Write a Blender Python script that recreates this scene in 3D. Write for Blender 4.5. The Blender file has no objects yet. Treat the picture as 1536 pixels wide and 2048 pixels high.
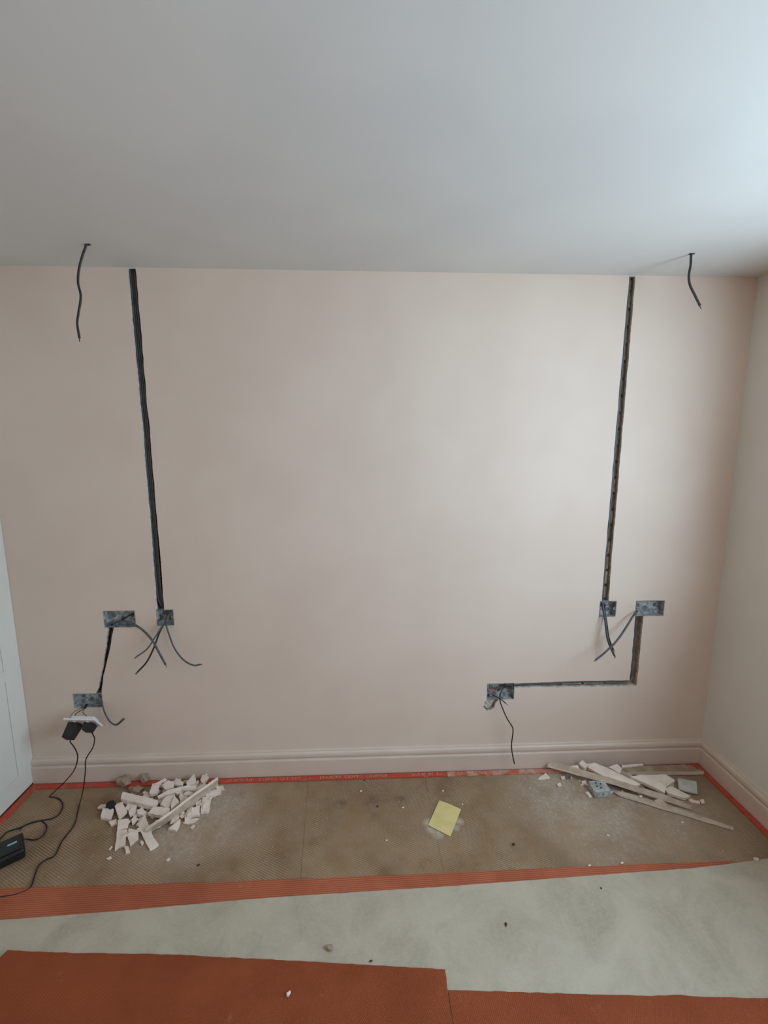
import bpy, bmesh, math, random
from mathutils import Vector, Matrix
from mathutils.geometry import tessellate_polygon

random.seed(7)
scene = bpy.context.scene
COL = scene.collection

# ------------------------------------------------------------------ room size (metres)
XL, XR, CEIL, YB = -1.650, 1.759, 2.400, -4.30      # left / right wall, ceiling height, rear wall
WY0, WY1, WZ0, WZ1 = -2.95, -0.66, 1.02, 2.18       # window opening in the right wall

# ------------------------------------------------------------------ camera
cam_data = bpy.data.cameras.new('camera')
cam_data.sensor_fit = 'HORIZONTAL'
cam_data.sensor_width = 36.0
cam_data.lens = 889.53 / 1536 * 36.0
cam_data.clip_start = 0.02
cam = bpy.data.objects.new('camera', cam_data)
COL.objects.link(cam)
fw = Vector((0.04141522, 0.98708273, -0.15476586))
rt = Vector((0.99912163, -0.04190411, 0.00010349))
up = Vector((0.00638317, 0.15463421, 0.98795117))
m = Matrix((rt, up, -fw)).transposed().to_4x4()
m.translation = Vector((0.0, -2.0543, 1.6717))
cam.matrix_world = m
scene.camera = cam

# ------------------------------------------------------------------ overcast daylight
world = bpy.data.worlds.new('overcast_sky')
scene.world = world
world.use_nodes = True
bg = world.node_tree.nodes['Background']
bg.inputs['Color'].default_value = (0.585, 0.80, 1.0, 1)
bg.inputs["Strength"].default_value = 10.2
portal = bpy.data.lights.new('window_portal', 'AREA')
portal.shape = 'RECTANGLE'
portal.size = WZ1 - WZ0
portal.size_y = WY1 - WY0
portal.cycles.is_portal = True
po = bpy.data.objects.new('window_portal', portal)
COL.objects.link(po)
po.location = (XR + 0.15, (WY0 + WY1) / 2, (WZ0 + WZ1) / 2)
po.rotation_euler = (0, math.radians(90), 0)
scene.view_settings.view_transform = 'Standard'
scene.view_settings.look = 'None'
scene.view_settings.exposure = 0.14
scene.view_settings.gamma = 1.0
scene.view_settings.use_curve_mapping = False
scene.cycles.diffuse_bounces = 5
scene.cycles.max_bounces = 8
scene.cycles.adaptive_threshold = 0.05

# ------------------------------------------------------------------ helpers
def srgb(r, g, b):
    f = lambda c: (c / 255 / 12.92) if c / 255 <= 0.04045 else ((c / 255 + 0.055) / 1.055) ** 2.4
    return (f(r), f(g), f(b), 1.0)

class Nodes:
    def __init__(self, name):
        self.m = bpy.data.materials.new(name)
        self.m.use_nodes = True
        self.t = self.m.node_tree
        self.b = self.t.nodes['Principled BSDF']
        self.pos = None
    def n(self, kind, **props):
        o = self.t.nodes.new(kind)
        for k, v in props.items():
            setattr(o, k, v)
        return o
    def link(self, a, b):
        self.t.links.new(a, b)
    def coords(self):
        if self.pos is None:
            self.pos = self.n('ShaderNodeNewGeometry').outputs['Position']
        return self.pos
    def noise(self, scale, detail=4, rough=0.6, vec=None, dist=0.0):
        o = self.n('ShaderNodeTexNoise')
        o.inputs['Scale'].default_value = scale
        o.inputs['Detail'].default_value = detail
        o.inputs['Roughness'].default_value = rough
        o.inputs['Distortion'].default_value = dist
        self.link(vec or self.coords(), o.inputs['Vector'])
        return o.outputs['Fac']
    def ramp(self, fac, lo, hi, a=0.0, b=1.0):
        o = self.n('ShaderNodeMapRange', interpolation_type='SMOOTHSTEP')
        self.link(fac, o.inputs['Value'])
        o.inputs['From Min'].default_value = lo
        o.inputs['From Max'].default_value = hi
        o.inputs['To Min'].default_value = a
        o.inputs['To Max'].default_value = b
        return o.outputs['Result']
    def mix(self, fac, a, b):
        o = self.n('ShaderNodeMix', data_type='RGBA')
        if isinstance(fac, float): o.inputs['Factor'].default_value = fac
        else: self.link(fac, o.inputs['Factor'])
        for s, v in (('A', a), ('B', b)):
            i = [x for x in o.inputs if x.name == s and x.type == 'RGBA'][0]
            if isinstance(v, tuple): i.default_value = v
            else: self.link(v, i)
        return [x for x in o.outputs if x.type == 'RGBA'][0]
    def math(self, op, a, b=None):
        o = self.n('ShaderNodeMath', operation=op)
        for i, v in enumerate((a, b)):
            if v is None: continue
            if isinstance(v, (int, float)): o.inputs[i].default_value = v
            else: self.link(v, o.inputs[i])
        return o.outputs[0]
    def near(self, point, r0, r1):
        o = self.n('ShaderNodeVectorMath', operation='DISTANCE')
        self.link(self.coords(), o.inputs[0])
        o.inputs[1].default_value = point
        return self.ramp(o.outputs['Value'], r0, r1, 1.0, 0.0)
    def bump(self, h, strength, dist=0.001):
        o = self.n('ShaderNodeBump')
        o.inputs['Strength'].default_value = strength
        o.inputs['Distance'].default_value = dist
        self.link(h, o.inputs['Height'])
        self.link(o.outputs['Normal'], self.b.inputs['Normal'])
    def done(self, color, rough=0.6, metal=0.0, spec=0.5):
        if isinstance(color, tuple): self.b.inputs['Base Color'].default_value = color
        else: self.link(color, self.b.inputs['Base Color'])
        self.b.inputs['Roughness'].default_value = rough
        self.b.inputs['Metallic'].default_value = metal
        self.b.inputs['Specular IOR Level'].default_value = spec
        return self.m

def mottled(name, c1, c2, scale, rough=0.7, metal=0.0, bump=0.0, bscale=None, lo=0.35, hi=0.65, spec=0.5):
    k = Nodes(name)
    f = k.ramp(k.noise(scale, 2), lo, hi)
    if bump:
        k.bump(k.noise(bscale or scale * 4, 2), bump)
    return k.done(k.mix(f, c1, c2), rough, metal, spec)

M = {}
M['wall'] = mottled('wall_paint', srgb(231, 209, 191), srgb(227, 204, 186), 2.2, 0.68, spec=0.5)
M['ceiling'] = mottled('ceiling_paint', srgb(224, 220, 212), srgb(218, 214, 207), 1.5, 0.75, spec=0.2)
M['wall_side'] = mottled('side_wall_paint', srgb(230, 222, 211), srgb(225, 217, 206), 2.2, 0.6, spec=0.4)
M['gloss'] = mottled('skirting_paint', srgb(224, 203, 186), srgb(217, 195, 178), 3.0, 0.4)
M['door'] = mottled('door_paint', srgb(230, 227, 217), srgb(223, 220, 210), 2.0, 0.4)
M['upvc'] = mottled('window_plastic', srgb(238, 238, 236), srgb(232, 232, 231), 3.0, 0.3)
M['plaster'] = mottled('plaster', srgb(242, 224, 208), srgb(230, 210, 193), 14, 0.9, bump=0.25, bscale=150, spec=0.15)
M['plaster_edge'] = mottled('cut_plaster', srgb(226, 224, 214), srgb(188, 178, 164), 60, 0.9, bump=0.8, bscale=250, spec=0.1)
M['plaster_back'] = mottled('plaster_brown_coat', srgb(196, 178, 158), srgb(168, 148, 128), 40, 0.95, bump=0.6, bscale=200, spec=0.1)
M['mortar'] = mottled('mortar', srgb(150, 138, 122), srgb(86, 72, 60), 55, 0.95, bump=0.9, bscale=260, spec=0.1)
M['brick'] = mottled('old_brick', srgb(120, 72, 50), srgb(66, 46, 38), 50, 0.95, bump=0.8, bscale=240, spec=0.1)
M['brick_grey'] = mottled('dusty_brick', srgb(176, 154, 134), srgb(146, 122, 102), 22, 0.95, bump=0.6, bscale=240, spec=0.1)
M['lump'] = mottled('mortar_lump', srgb(176, 150, 128), srgb(152, 126, 104), 30, 0.95, bump=0.8, bscale=220, spec=0.1)
M['cable'] = mottled('grey_cable_sheath', srgb(90, 92, 92), srgb(76, 78, 78), 60, 0.5)
M['cable_dark'] = mottled('dark_cable_sheath', srgb(50, 45, 42), srgb(40, 36, 34), 60, 0.5)
M['cord'] = mottled('black_cord', srgb(28, 27, 27), srgb(22, 21, 21), 60, 0.5)
M['black'] = mottled('black_plastic', srgb(30, 29, 29), srgb(23, 22, 22), 30, 0.45)
M['scrap'] = mottled('black_scrap', srgb(34, 33, 38), srgb(24, 23, 27), 60, 0.6)
M['brown_wire'] = mottled('brown_wire', srgb(150, 84, 52), srgb(126, 66, 42), 60, 0.5)
M['red_wire'] = mottled('red_wire', srgb(176, 52, 46), srgb(150, 42, 38), 60, 0.5)
M['pink_wire'] = mottled('faded_red_wire', srgb(188, 128, 116), srgb(160, 92, 84), 80, 0.6)
M['green_wire'] = mottled('green_yellow_wire', srgb(120, 128, 92), srgb(96, 104, 76), 60, 0.5)
M['white_plastic'] = mottled('white_plastic', srgb(236, 230, 228), srgb(230, 224, 222), 20, 0.35)
M['grey_plastic'] = mottled('pale_plastic', srgb(206, 204, 198), srgb(190, 187, 180), 25, 0.5)
M['tag'] = mottled('blue_tag', srgb(150, 196, 210), srgb(126, 178, 196), 40, 0.5)
M['note'] = mottled('yellow_paper', srgb(226, 206, 142), srgb(219, 198, 133), 20, 0.7, spec=0.2)
M['rubber'] = mottled('grey_rubber', srgb(122, 116, 108), srgb(98, 92, 85), 50, 0.8)
M['seed'] = mottled('dark_crumb', srgb(78, 58, 42), srgb(54, 40, 30), 90, 0.9)
M['letter'] = mottled('strip_lettering', srgb(226, 172, 128), srgb(196, 96, 70), 90, 0.7, lo=0.42, hi=0.62)
M['timber'] = mottled('dusty_timber', srgb(180, 156, 132), srgb(158, 133, 110), 18, 0.85, bump=0.3, bscale=120, spec=0.2)
M['plank'] = mottled('plaster_strip', srgb(202, 182, 160), srgb(182, 160, 138), 22, 0.9, bump=0.4, bscale=160, spec=0.15)

k = Nodes('galvanised_steel')
f1 = k.ramp(k.noise(38, 3), 0.4, 0.62)
f2 = k.ramp(k.noise(70, 4), 0.56, 0.70)
c = k.mix(f2, k.mix(f1, srgb(184, 187, 185), srgb(126, 130, 130)), srgb(222, 220, 212))
M['steel'] = k.done(c, 0.45, 0.25)
M['steel_pale'] = mottled('dusty_steel', srgb(206, 208, 204), srgb(158, 164, 164), 40, 0.5, 0.2)
M['steel_dark'] = mottled('steel_knockout', srgb(120, 127, 130), srgb(96, 102, 105), 60, 0.5, 0.3)

def glass_material():
    k = Nodes('window_glass')
    t = k.n('ShaderNodeBsdfTransparent'); g = k.n('ShaderNodeBsdfGlossy')
    g.inputs['Roughness'].default_value = 0.02
    mx = k.n('ShaderNodeMixShader'); mx.inputs[0].default_value = 0.06
    k.link(t.outputs[0], mx.inputs[1]); k.link(g.outputs[0], mx.inputs[2])
    k.link(mx.outputs[0], k.t.nodes['Material Output'].inputs['Surface'])
    return k.m
M['glass'] = glass_material()

def rotated(k, ang, sx=1.0, sy=1.0):
    mp = k.n('ShaderNodeMapping')
    mp.inputs['Rotation'].default_value = (0, 0, ang)
    mp.inputs['Scale'].default_value = (sx, sy, 1)
    k.link(k.coords(), mp.inputs['Vector'])
    return mp.outputs['Vector']

def wave(k, ang, scale, dist=1.0):
    w = k.n('ShaderNodeTexWave', bands_direction='Y')
    w.inputs['Scale'].default_value = scale
    w.inputs['Distortion'].default_value = dist
    w.inputs['Detail'].default_value = 1.0
    w.inputs['Detail Scale'].default_value = 3.0
    k.link(rotated(k, ang), w.inputs['Vector'])
    return w.outputs['Fac']

# brown ribbed floor board: diagonal ribs, old stains, plaster dust around the two heaps
k = Nodes('brown_ribbed_board')
ribs = wave(k, math.radians(28), 36, 1.4)
base = k.mix(k.ramp(k.noise(3.5, 5), 0.35, 0.68), srgb(148, 118, 86), srgb(126, 97, 69))
base = k.mix(k.math('MULTIPLY', k.math('MULTIPLY', k.ramp(ribs, 0.35, 0.85), 0.62), k.ramp(k.noise(6, 3), 0.38, 0.6, 0.25, 1.0)), base, srgb(176, 152, 124))
stain = k.ramp(k.noise(5.0, 4, 0.55), 0.60, 0.74)
base = k.mix(k.math('MULTIPLY', stain, 0.35), base, srgb(104, 80, 60))
n22 = k.ramp(k.noise(22, 4), 0.3, 0.6, 0.1, 0.55); n7 = k.ramp(k.noise(7, 6, 0.65), 0.30, 0.60, 0.35, 1.0)
for p, r in (((-0.13, -0.20, 0), 0.05), ((0.02, -0.19, 0), 0.055), ((0.16, -0.20, 0), 0.05), ((-0.70, -0.19, 0), 0.03), ((-0.62, -0.12, 0), 0.035)):
    base = k.mix(k.math('MULTIPLY', k.near(p, r * 0.2, r), n22), base, srgb(92, 72, 56))
dn = k.ramp(k.noise(9, 6, 0.7), 0.36, 0.66)
fine = k.ramp(k.noise(60, 3, 0.7), 0.40, 0.75)
dust = k.math('MULTIPLY', dn, 0.16)
for p, r0, r1, a in (((-0.80, -0.22, 0), 0.16, 0.40, 0.70), ((1.05, -0.16, 0), 0.15, 0.55, 0.75), ((1.42, -0.26, 0), 0.05, 0.45, 0.55), ((1.0, -0.42, 0), 0.05, 0.35, 0.45), ((-0.55, -0.33, 0), 0.02, 0.2, 0.4)):
    dust = k.math('MAXIMUM', dust, k.math('MULTIPLY', k.math('MULTIPLY', k.near(p, r0, r1), a), n7))
for p, r0, r1 in (((0.2842, -0.3540, 0.0000), 0.012, 0.045), ((0.3038, -0.3825, 0.0000), 0.010, 0.040), ((0.2729, -0.3250, 0.0000), 0.008, 0.04), ((0.4100, -0.3228, 0.0000), 0.005, 0.03), ((0.3881, -0.3532, 0.0000), 0.003, 0.03)):
    dust = k.math('MAXIMUM', dust, k.math('MULTIPLY', k.near(p, r0, r1), 0.85))
speck = k.ramp(k.noise(120, 2, 0.5), 0.68, 0.74)
dust = k.math('MAXIMUM', dust, k.math('MULTIPLY', speck, 0.5))
dust = k.math('MULTIPLY', dust, k.math('ADD', k.math('MULTIPLY', fine, 0.4), 0.6))
col = k.mix(dust, base, srgb(206, 190, 174))
k.bump(ribs, 0.35, 0.0015)
M['floor'] = k.done(col, 0.85, 0, 0.2)

def underlay(name, ang, scale, c1, c2, cross):
    k = Nodes(name)
    a = wave(k, ang, scale, 0.4)
    h = a
    if cross:
        h = k.math('MULTIPLY', a, wave(k, ang + math.radians(90), scale, 0.4))
    base = k.mix(k.ramp(k.noise(4, 5), 0.3, 0.7), c1, c2)
    base = k.mix(k.math('MULTIPLY', k.ramp(h, 0.1, 0.7, 1, 0), 0.35), base, srgb(96, 44, 26))
    mark = k.ramp(k.noise(6, 3), 0.70, 0.78)
    base = k.mix(k.math('MULTIPLY', mark, 0.4), base, srgb(104, 58, 40))
    pale = k.math('MULTIPLY', k.ramp(k.noise(11, 5, 0.7), 0.62, 0.80), 0.30)
    base = k.mix(pale, base, srgb(206, 160, 134))
    k.bump(h, 0.6, 0.002)
    return k.done(base, 0.85, 0, 0.2)
M['orange_ribbed'] = underlay('orange_ribbed_underlay', math.radians(-1), 40, srgb(196, 112, 80), srgb(178, 98, 70), False)
M['orange'] = underlay('orange_waffle_underlay', math.radians(35), 60, srgb(170, 88, 52), srgb(154, 77, 45), True)
k = Nodes('white_backing_fabric')
f = k.ramp(k.noise(5, 6, 0.65, dist=0.6), 0.32, 0.70)
c = k.mix(f, srgb(194, 181, 160), srgb(174, 161, 141))
c = k.mix(k.math('MULTIPLY', k.ramp(k.noise(90, 3), 0.4, 0.7), 0.25), c, srgb(203, 191, 171))
k.bump(k.noise(140, 3), 0.25)
M['backing'] = k.done(c, 0.85, 0, 0.2)
k = Nodes('red_strip')
c = k.mix(k.ramp(k.noise(14, 5), 0.42, 0.70), srgb(198, 76, 58), srgb(178, 86, 66))
c = k.mix(k.math('MULTIPLY', k.ramp(k.noise(30, 4, 0.7), 0.55, 0.75), 0.5), c, srgb(206, 160, 138))
M['strip'] = k.done(c, 0.7, 0, 0.3)
M['strip_dusty'] = mottled('dusty_red_strip', srgb(196, 92, 72), srgb(198, 158, 138), 16, 0.8, lo=0.35, hi=0.6)

# ---- mesh helpers
def link_mesh(name, verts, faces, mat, parent=None, mats=None, face_mats=None, smooth=False):
    me = bpy.data.meshes.new(name)
    me.from_pydata([tuple(v) for v in verts], [], faces)
    for x in (mats or [mat]):
        me.materials.append(M[x])
    if face_mats:
        for p, i in zip(me.polygons, face_mats): p.material_index = i
    if smooth:
        for p in me.polygons: p.use_smooth = True
    me.update()
    o = bpy.data.objects.new(name, me)
    COL.objects.link(o)
    if parent: o.parent = parent
    return o

def from_bm(name, bm, mat, parent=None, smooth=False):
    bmesh.ops.recalc_face_normals(bm, faces=bm.faces)
    me = bpy.data.meshes.new(name)
    bm.to_mesh(me); bm.free()
    me.materials.append(M[mat])
    if smooth:
        for p in me.polygons: p.use_smooth = True
    o = bpy.data.objects.new(name, me)
    COL.objects.link(o)
    if parent: o.parent = parent
    return o

def bm_box(bm, lo, hi, mtx=None, bevel=0.0):
    vs = [Vector((x, y, z)) for x in (lo[0], hi[0]) for y in (lo[1], hi[1]) for z in (lo[2], hi[2])]
    v = [bm.verts.new(mtx @ p if mtx else p) for p in vs]
    fs = [bm.faces.new([v[i] for i in f]) for f in ((0,1,3,2),(4,6,7,5),(0,4,5,1),(2,3,7,6),(0,2,6,4),(1,5,7,3))]
    if bevel:
        es = list({e for f in fs for e in f.edges})
        bmesh.ops.bevel(bm, geom=es, offset=bevel, segments=2, affect='EDGES', profile=0.5)

def box(name, lo, hi, mat, parent=None, mtx=None, bevel=0.0):
    bm = bmesh.new()
    bm_box(bm, lo, hi, mtx, bevel)
    return from_bm(name, bm, mat, parent)

def empty(name, loc):
    o = bpy.data.objects.new(name, None)
    o.empty_display_size = 0.05
    COL.objects.link(o)
    o.location = loc
    o['_base'] = 1
    return o

def adopt(o, parent):
    """parent a mesh whose vertices are in world space to an Empty standing elsewhere"""
    o.parent = parent
    o.matrix_parent_inverse = Matrix.Translation(-Vector(parent.location))
    return o

def tag(o, label, cat, group=None):
    o['label'] = label; o['category'] = cat
    if group: o['group'] = group
    return o

def struct(o):
    o['kind'] = 'structure'
    return o

def spline(pts, n=8):
    P = [Vector(p) for p in pts]
    P = [P[0] * 2 - P[1]] + P + [P[-1] * 2 - P[-2]]
    out = []
    for i in range(1, len(P) - 2):
        a, b, c, d = P[i-1], P[i], P[i+1], P[i+2]
        for s in range(n):
            t = s / n
            out.append(0.5 * ((2*b) + (c-a)*t + (2*a-5*b+4*c-d)*t*t + (3*b-a-3*c+d)*t**3))
    out.append(P[-2])
    return out

def tube(name, pts, rx, ry, mat, parent=None, seg=8, n=8, wide=(1, 0, 0)):
    """sweep of an oval section along a smoothed path; rx lies along `wide`"""
    path = spline(pts, n)
    verts, faces = [], []
    side = Vector(wide)
    for i, p in enumerate(path):
        t = (path[min(i+1, len(path)-1)] - path[max(i-1, 0)]).normalized()
        s = side - t * side.dot(t)
        if s.length < 1e-4: s = t.orthogonal()
        s.normalize(); side = s
        u = t.cross(s)
        for j in range(seg):
            a = 2 * math.pi * j / seg
            verts.append(p + s * (rx * math.cos(a)) + u * (ry * math.sin(a)))
    for i in range(len(path) - 1):
        for j in range(seg):
            faces.append((i*seg+j, i*seg+(j+1) % seg, (i+1)*seg+(j+1) % seg, (i+1)*seg+j))
    faces.append(tuple(reversed(range(seg))))
    faces.append(tuple(range((len(path)-1)*seg, len(path)*seg)))
    o = link_mesh(name, verts, faces, mat, None, smooth=True)
    o.data.polygons[-1].use_smooth = False; o.data.polygons[-2].use_smooth = False
    if parent: adopt(o, parent)
    return o

def jag(pts, step, amp, rng):
    """outline with extra jittered points along each edge"""
    out = []
    for i, a in enumerate(pts):
        b = pts[(i + 1) % len(pts)]
        a = Vector(a); b = Vector(b)
        n = max(1, int((b - a).length / step))
        out.append(a)
        for s in range(1, n):
            d = (b - a).normalized()
            q = a.lerp(b, s / n)
            q = q + Vector((-d[1], d[0])) * rng.uniform(-amp, amp) + d * rng.uniform(-amp, amp)
            out.append(q)
    return out

def holed_plane(outer, holes):
    loops = [[Vector((p[0], p[1], 0)) for p in outer]] + [[Vector((p[0], p[1], 0)) for p in h] for h in holes]
    tris = tessellate_polygon(loops)
    return [p for l in loops for p in l], tris

# ================================================================== STRUCTURE
rng = random.Random(3)
def rect(x0, z0, x1, z1): return [(x0, z0), (x1, z0), (x1, z1), (x0, z1)]
BOX = dict(
    dl=(-1.240, 0.804, -1.096, 0.884), sl=(-0.995, 0.809, -0.917, 0.886), ll=(-1.422, 0.395, -1.287, 0.466),
    sr=(1.155, 0.816, 1.237, 0.896), dr=(1.338, 0.817, 1.482, 0.895), lr=(0.608, 0.385, 0.745, 0.470))
def grow(b, g=0.0015): return (b[0]-g, b[1]-g, b[2]+g, b[3]+g)

def line_jag(pts, amp, step=0.03):
    out = [Vector(pts[0])]
    for a, b in zip(pts, pts[1:]):
        a = Vector(a); b = Vector(b)
        n = max(1, int((b-a).length / step))
        d = (b-a).normalized()
        for s in range(1, n + 1):
            q = a.lerp(b, s / n)
            if s < n: q = q + Vector((-d[1], d[0])) * rng.uniform(-amp, amp)
            out.append(q)
    return out

holes = []
# tall chase with the single box on the left
b = grow(BOX['sl'])
left = line_jag([(-0.9947, 2.3974), (-0.9945, 2.1591), (-0.9908, 1.8106), (-0.9878, 1.7672), (-0.9915, 1.5887), (-0.9887, 1.3311), (-0.9916, 1.1112), (-0.9923, 0.8963)], 0.0016)
right = line_jag([(-0.9575, 0.8958), (-0.9551, 1.1108), (-0.9564, 1.3308), (-0.9574, 1.5886), (-0.9574, 1.7673), (-0.9605, 1.8107), (-0.9604, 2.1595), (-0.9627, 2.3979)], 0.0014)
left[0].y = right[-1].y = 2.396
left[-1].y = right[0].y = b[3]
holeA = left + [Vector((b[0], b[3]-0.001)), Vector((b[0], b[1])), Vector((b[2], b[1])), Vector((b[2], b[3]))] + right
holes.append((holeA, 0.036))
# slanted chase between the two double boxes on the left
b = grow(BOX['dl']); c = grow(BOX['ll'])
dn = line_jag([(-1.2248, 0.8069), (-1.2538, 0.6722), (-1.2771, 0.5751), (-1.2990, 0.4950), (-1.3157, 0.4692)], 0.0012, 0.025)
upw = line_jag([(-1.2873, 0.4685), (-1.2706, 0.5568), (-1.2328, 0.6718), (-1.1982, 0.8064)], 0.0012, 0.025)
dn[0].y = upw[-1].y = b[1]; dn[-1].y = upw[0].y = c[3]
upw[0].x = min(upw[0].x, c[2]-0.001)
holeB = [Vector((b[0], b[1])), *dn, Vector((c[0], c[3])), Vector((c[0], c[1])), Vector((c[2], c[1])), Vector((c[2], c[3])), *upw,
         Vector((b[2], b[1])), Vector((b[2], b[3])), Vector((b[0], b[3]))]
holes.append((holeB, 0.036))
# tall chase with the single box on the right
b = grow(BOX['sr'])
left = line_jag([(1.1705, 2.3995), (1.1679, 2.1170), (1.1660, 1.8642), (1.1644, 1.4173), (1.1621, 1.1538), (1.1622, 0.8980)], 0.0012)
right = line_jag([(1.1975, 0.8974), (1.1944, 1.1535), (1.1961, 1.4171), (1.1966, 1.8644), (1.1980, 2.1172), (1.1976, 2.3999)], 0.0014)
left[0].y = right[-1].y = 2.396
left[-1].y = right[0].y = b[3]
left[-1].x = max(left[-1].x, b[0] + 0.001)
holeC = left + [Vector((b[0], b[3]-0.0005)), Vector((b[0], b[1])), Vector((b[2], b[1])), Vector((b[2], b[3]))] + right
holes.append((holeC, 0.036))
# L-shaped chase from the right double box down and along to the low box, with a broken-out corner
b = grow(BOX['dr']); c = grow(BOX['lr'])
lv = line_jag([(1.3389, 0.8172), (1.3411, 0.6637), (1.3402, 0.5560), (1.3397, 0.4728)], 0.0014, 0.025)
lh = line_jag([(1.3397, 0.4728), (1.0563, 0.4741), (0.8248, 0.4701), (0.7430, 0.4680)], 0.0012, 0.03)
bh = line_jag([(0.7466, 0.4447), (0.8261, 0.4455), (1.0585, 0.4425), (1.3791, 0.4416)], 0.0022, 0.02)
rv = line_jag([(1.3818, 0.4415), (1.3798, 0.6630), (1.3811, 0.8165)], 0.0014, 0.03)
lv[0].y = rv[-1].y = b[1]; lv[0].x = max(lv[0].x, b[0] + 0.001) 
notch = [Vector(p) for p in ((0.6672, 0.3865), (0.6526, 0.3649), (0.6460, 0.3375), (0.6285, 0.3241), (0.6080, 0.3219), (0.5919, 0.3417), (0.5936, 0.3664), (0.6056, 0.3881))]
notch[0].y = c[1]; notch[-1].x = c[0]; notch[-1].y = c[1]
lh[-1].x = bh[0].x = c[2]
c3 = max(c[3], lh[-1].y)
holeD = [Vector((b[0], b[1])), *lv, *lh[1:], Vector((c[2]-0.001, c[3]+0.0005)), Vector((c[0], c[3])), *reversed(notch), Vector((c[2], c[1])), *bh, *rv[1:],
         Vector((b[2], b[1])), Vector((b[2], b[3])), Vector((b[0], b[3]))]
holes.append((holeD, 0.036))

verts, tris = holed_plane(rect(XL - 0.1, -0.02, XR + 0.1, CEIL + 0.02), [h for h, d in holes])
V = [(p.x, 0.0, p.y) for p in verts]
F = [tuple(t) for t in tris]; FM = [0] * len(F)
base = 4
PL = 0.011                                           # plaster coat, the brickwork lies behind it
for h, d in holes:
    n = len(h)
    i1 = len(V); V += [(p.x + rng.uniform(-.0006, .0006), PL, p.y) for p in h]
    i2 = len(V); V += [(p.x, d, p.y) for p in h]
    for j in range(n):
        q = (j + 1) % n
        F.append((base + j, base + q, i1 + q, i1 + j)); FM.append(1)
        F.append((i1 + j, i1 + q, i2 + q, i2 + j)); FM.append(2 if h in (holeA, holeB) else 3)
    for t in tessellate_polygon([[Vector((p.x, p.y, 0)) for p in h]]):
        F.append(tuple(i2 + k for k in t)); FM.append(2 if h in (holeA, holeB) else 3)
    base += n
k0 = len(V)
V += [(XL - .1, .12, -.02), (XR + .1, .12, -.02), (XR + .1, .12, CEIL + .02), (XL - .1, .12, CEIL + .02)]
F += [(k0, k0+1, k0+2, k0+3), (0, 1, k0+1, k0), (1, 2, k0+2, k0+1), (2, 3, k0+3, k0+2), (3, 0, k0, k0+3)]; FM += [2]*5
wall_back = struct(link_mesh('wall_back', V, F, 'wall', mats=['wall', 'plaster_edge', 'mortar', 'plaster_back'], face_mats=FM))
bm = bmesh.new(); bm.from_mesh(wall_back.data); bmesh.ops.recalc_face_normals(bm, faces=bm.faces); bm.to_mesh(wall_back.data); bm.free()

# bricks showing at the bottom of the chases, one object each
def brick(x0, z0, x1, z1, y0, mat):
    lo = (min(x0, x1), y0 + rng.uniform(0, .003), z0 + 0.002); hi = (max(x0, x1), 0.0358, z1 - 0.002)
    return box('brick', lo, hi, mat, wall_back, bevel=0.0012)
def edges_at(h, z):
    xs = []
    for i, a in enumerate(h):
        q = h[(i + 1) % len(h)]
        if (a.y - z) * (q.y - z) < 0: xs.append(a.x + (q.x - a.x) * (z - a.y) / (q.y - a.y))
    return min(xs), max(xs)
for h, z0, z1, kinds, y0b in ((holeA, 0.893, 2.39, ("brick", "brick", "mortar"), 0.0165), (holeC, 0.902, 2.39, ("brick_grey", "brick_grey", "plaster_back"), 0.0195)):
    z = z0
    while z < z1:
        t = min(z + 0.066, z1)
        a, q = zip(*(edges_at(h, zz) for zz in (z + .004, (z + t) / 2, t - .004)))
        brick(max(a) + .0015, z, min(q) - .0015, t, y0b, rng.choice(kinds))
        z += 0.076
z = 0.475
while z < 0.795:
    t = min(z + 0.046, 0.798)
    def span(zz):
        f = (zz - 0.466) / (0.804 - 0.466)
        xs = []
        for i, a in enumerate(holeB):
            q = holeB[(i + 1) % len(holeB)]
            if (a.y - zz) * (q.y - zz) < 0: xs.append(a.x + (q.x - a.x) * (zz - a.y) / (q.y - a.y))
        return min(xs), max(xs)
    a, q = zip(*(span(zz) for zz in (z + .004, t - .004)))
    if min(q) - max(a) > .006: brick(max(a) + .001, z, min(q) - .001, t, 0.0265, 'brick')
    z += 0.054
xw = 0.765
while xw < 1.29:
    t = min(xw + 0.105, 1.296)
    brick(xw, 0.4475 , t, 0.4665, 0.015, 'plaster_back'); xw += 0.115
z = 0.478
while z < 0.80:
    t = min(z + 0.066, 0.808)
    brick(1.3225, z, 1.353, t, 0.015, 'plaster_back'); z += 0.076

# crumbled plaster left in the broken-out corner under the low right box
bp = [(0.6597, 0.3812), (0.6502, 0.3622), (0.6433, 0.3403), (0.6258, 0.3270), (0.6092, 0.3260), (0.5957, 0.3443), (0.5975, 0.3663), (0.6084, 0.3825)]
cx, cz = sum(p[0] for p in bp) / 8, sum(p[1] for p in bp) / 8
V = [(cx, .010, cz - .004)] + [(cx + (p[0]-cx)*.55, .013 + .004 * (i % 2), cz + (p[1]-cz)*.55) for i, p in enumerate(bp)] + [(p[0], .016 + .004 * ((i+1) % 2), p[1]) for i, p in enumerate(bp)] + [(p[0], .035, p[1]) for p in bp]
F = [(0, 1 + i, 1 + (i+1) % 8) for i in range(8)] + [(1 + i, 9 + i, 9 + (i+1) % 8, 1 + (i+1) % 8) for i in range(8)] + [(9 + i, 17 + i, 17 + (i+1) % 8, 9 + (i+1) % 8) for i in range(8)]
o = link_mesh('broken_plaster', V, F, 'plaster_edge', wall_back)
bm = bmesh.new(); bm.from_mesh(o.data); bmesh.ops.recalc_face_normals(bm, faces=bm.faces); bm.to_mesh(o.data); bm.free()

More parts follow.
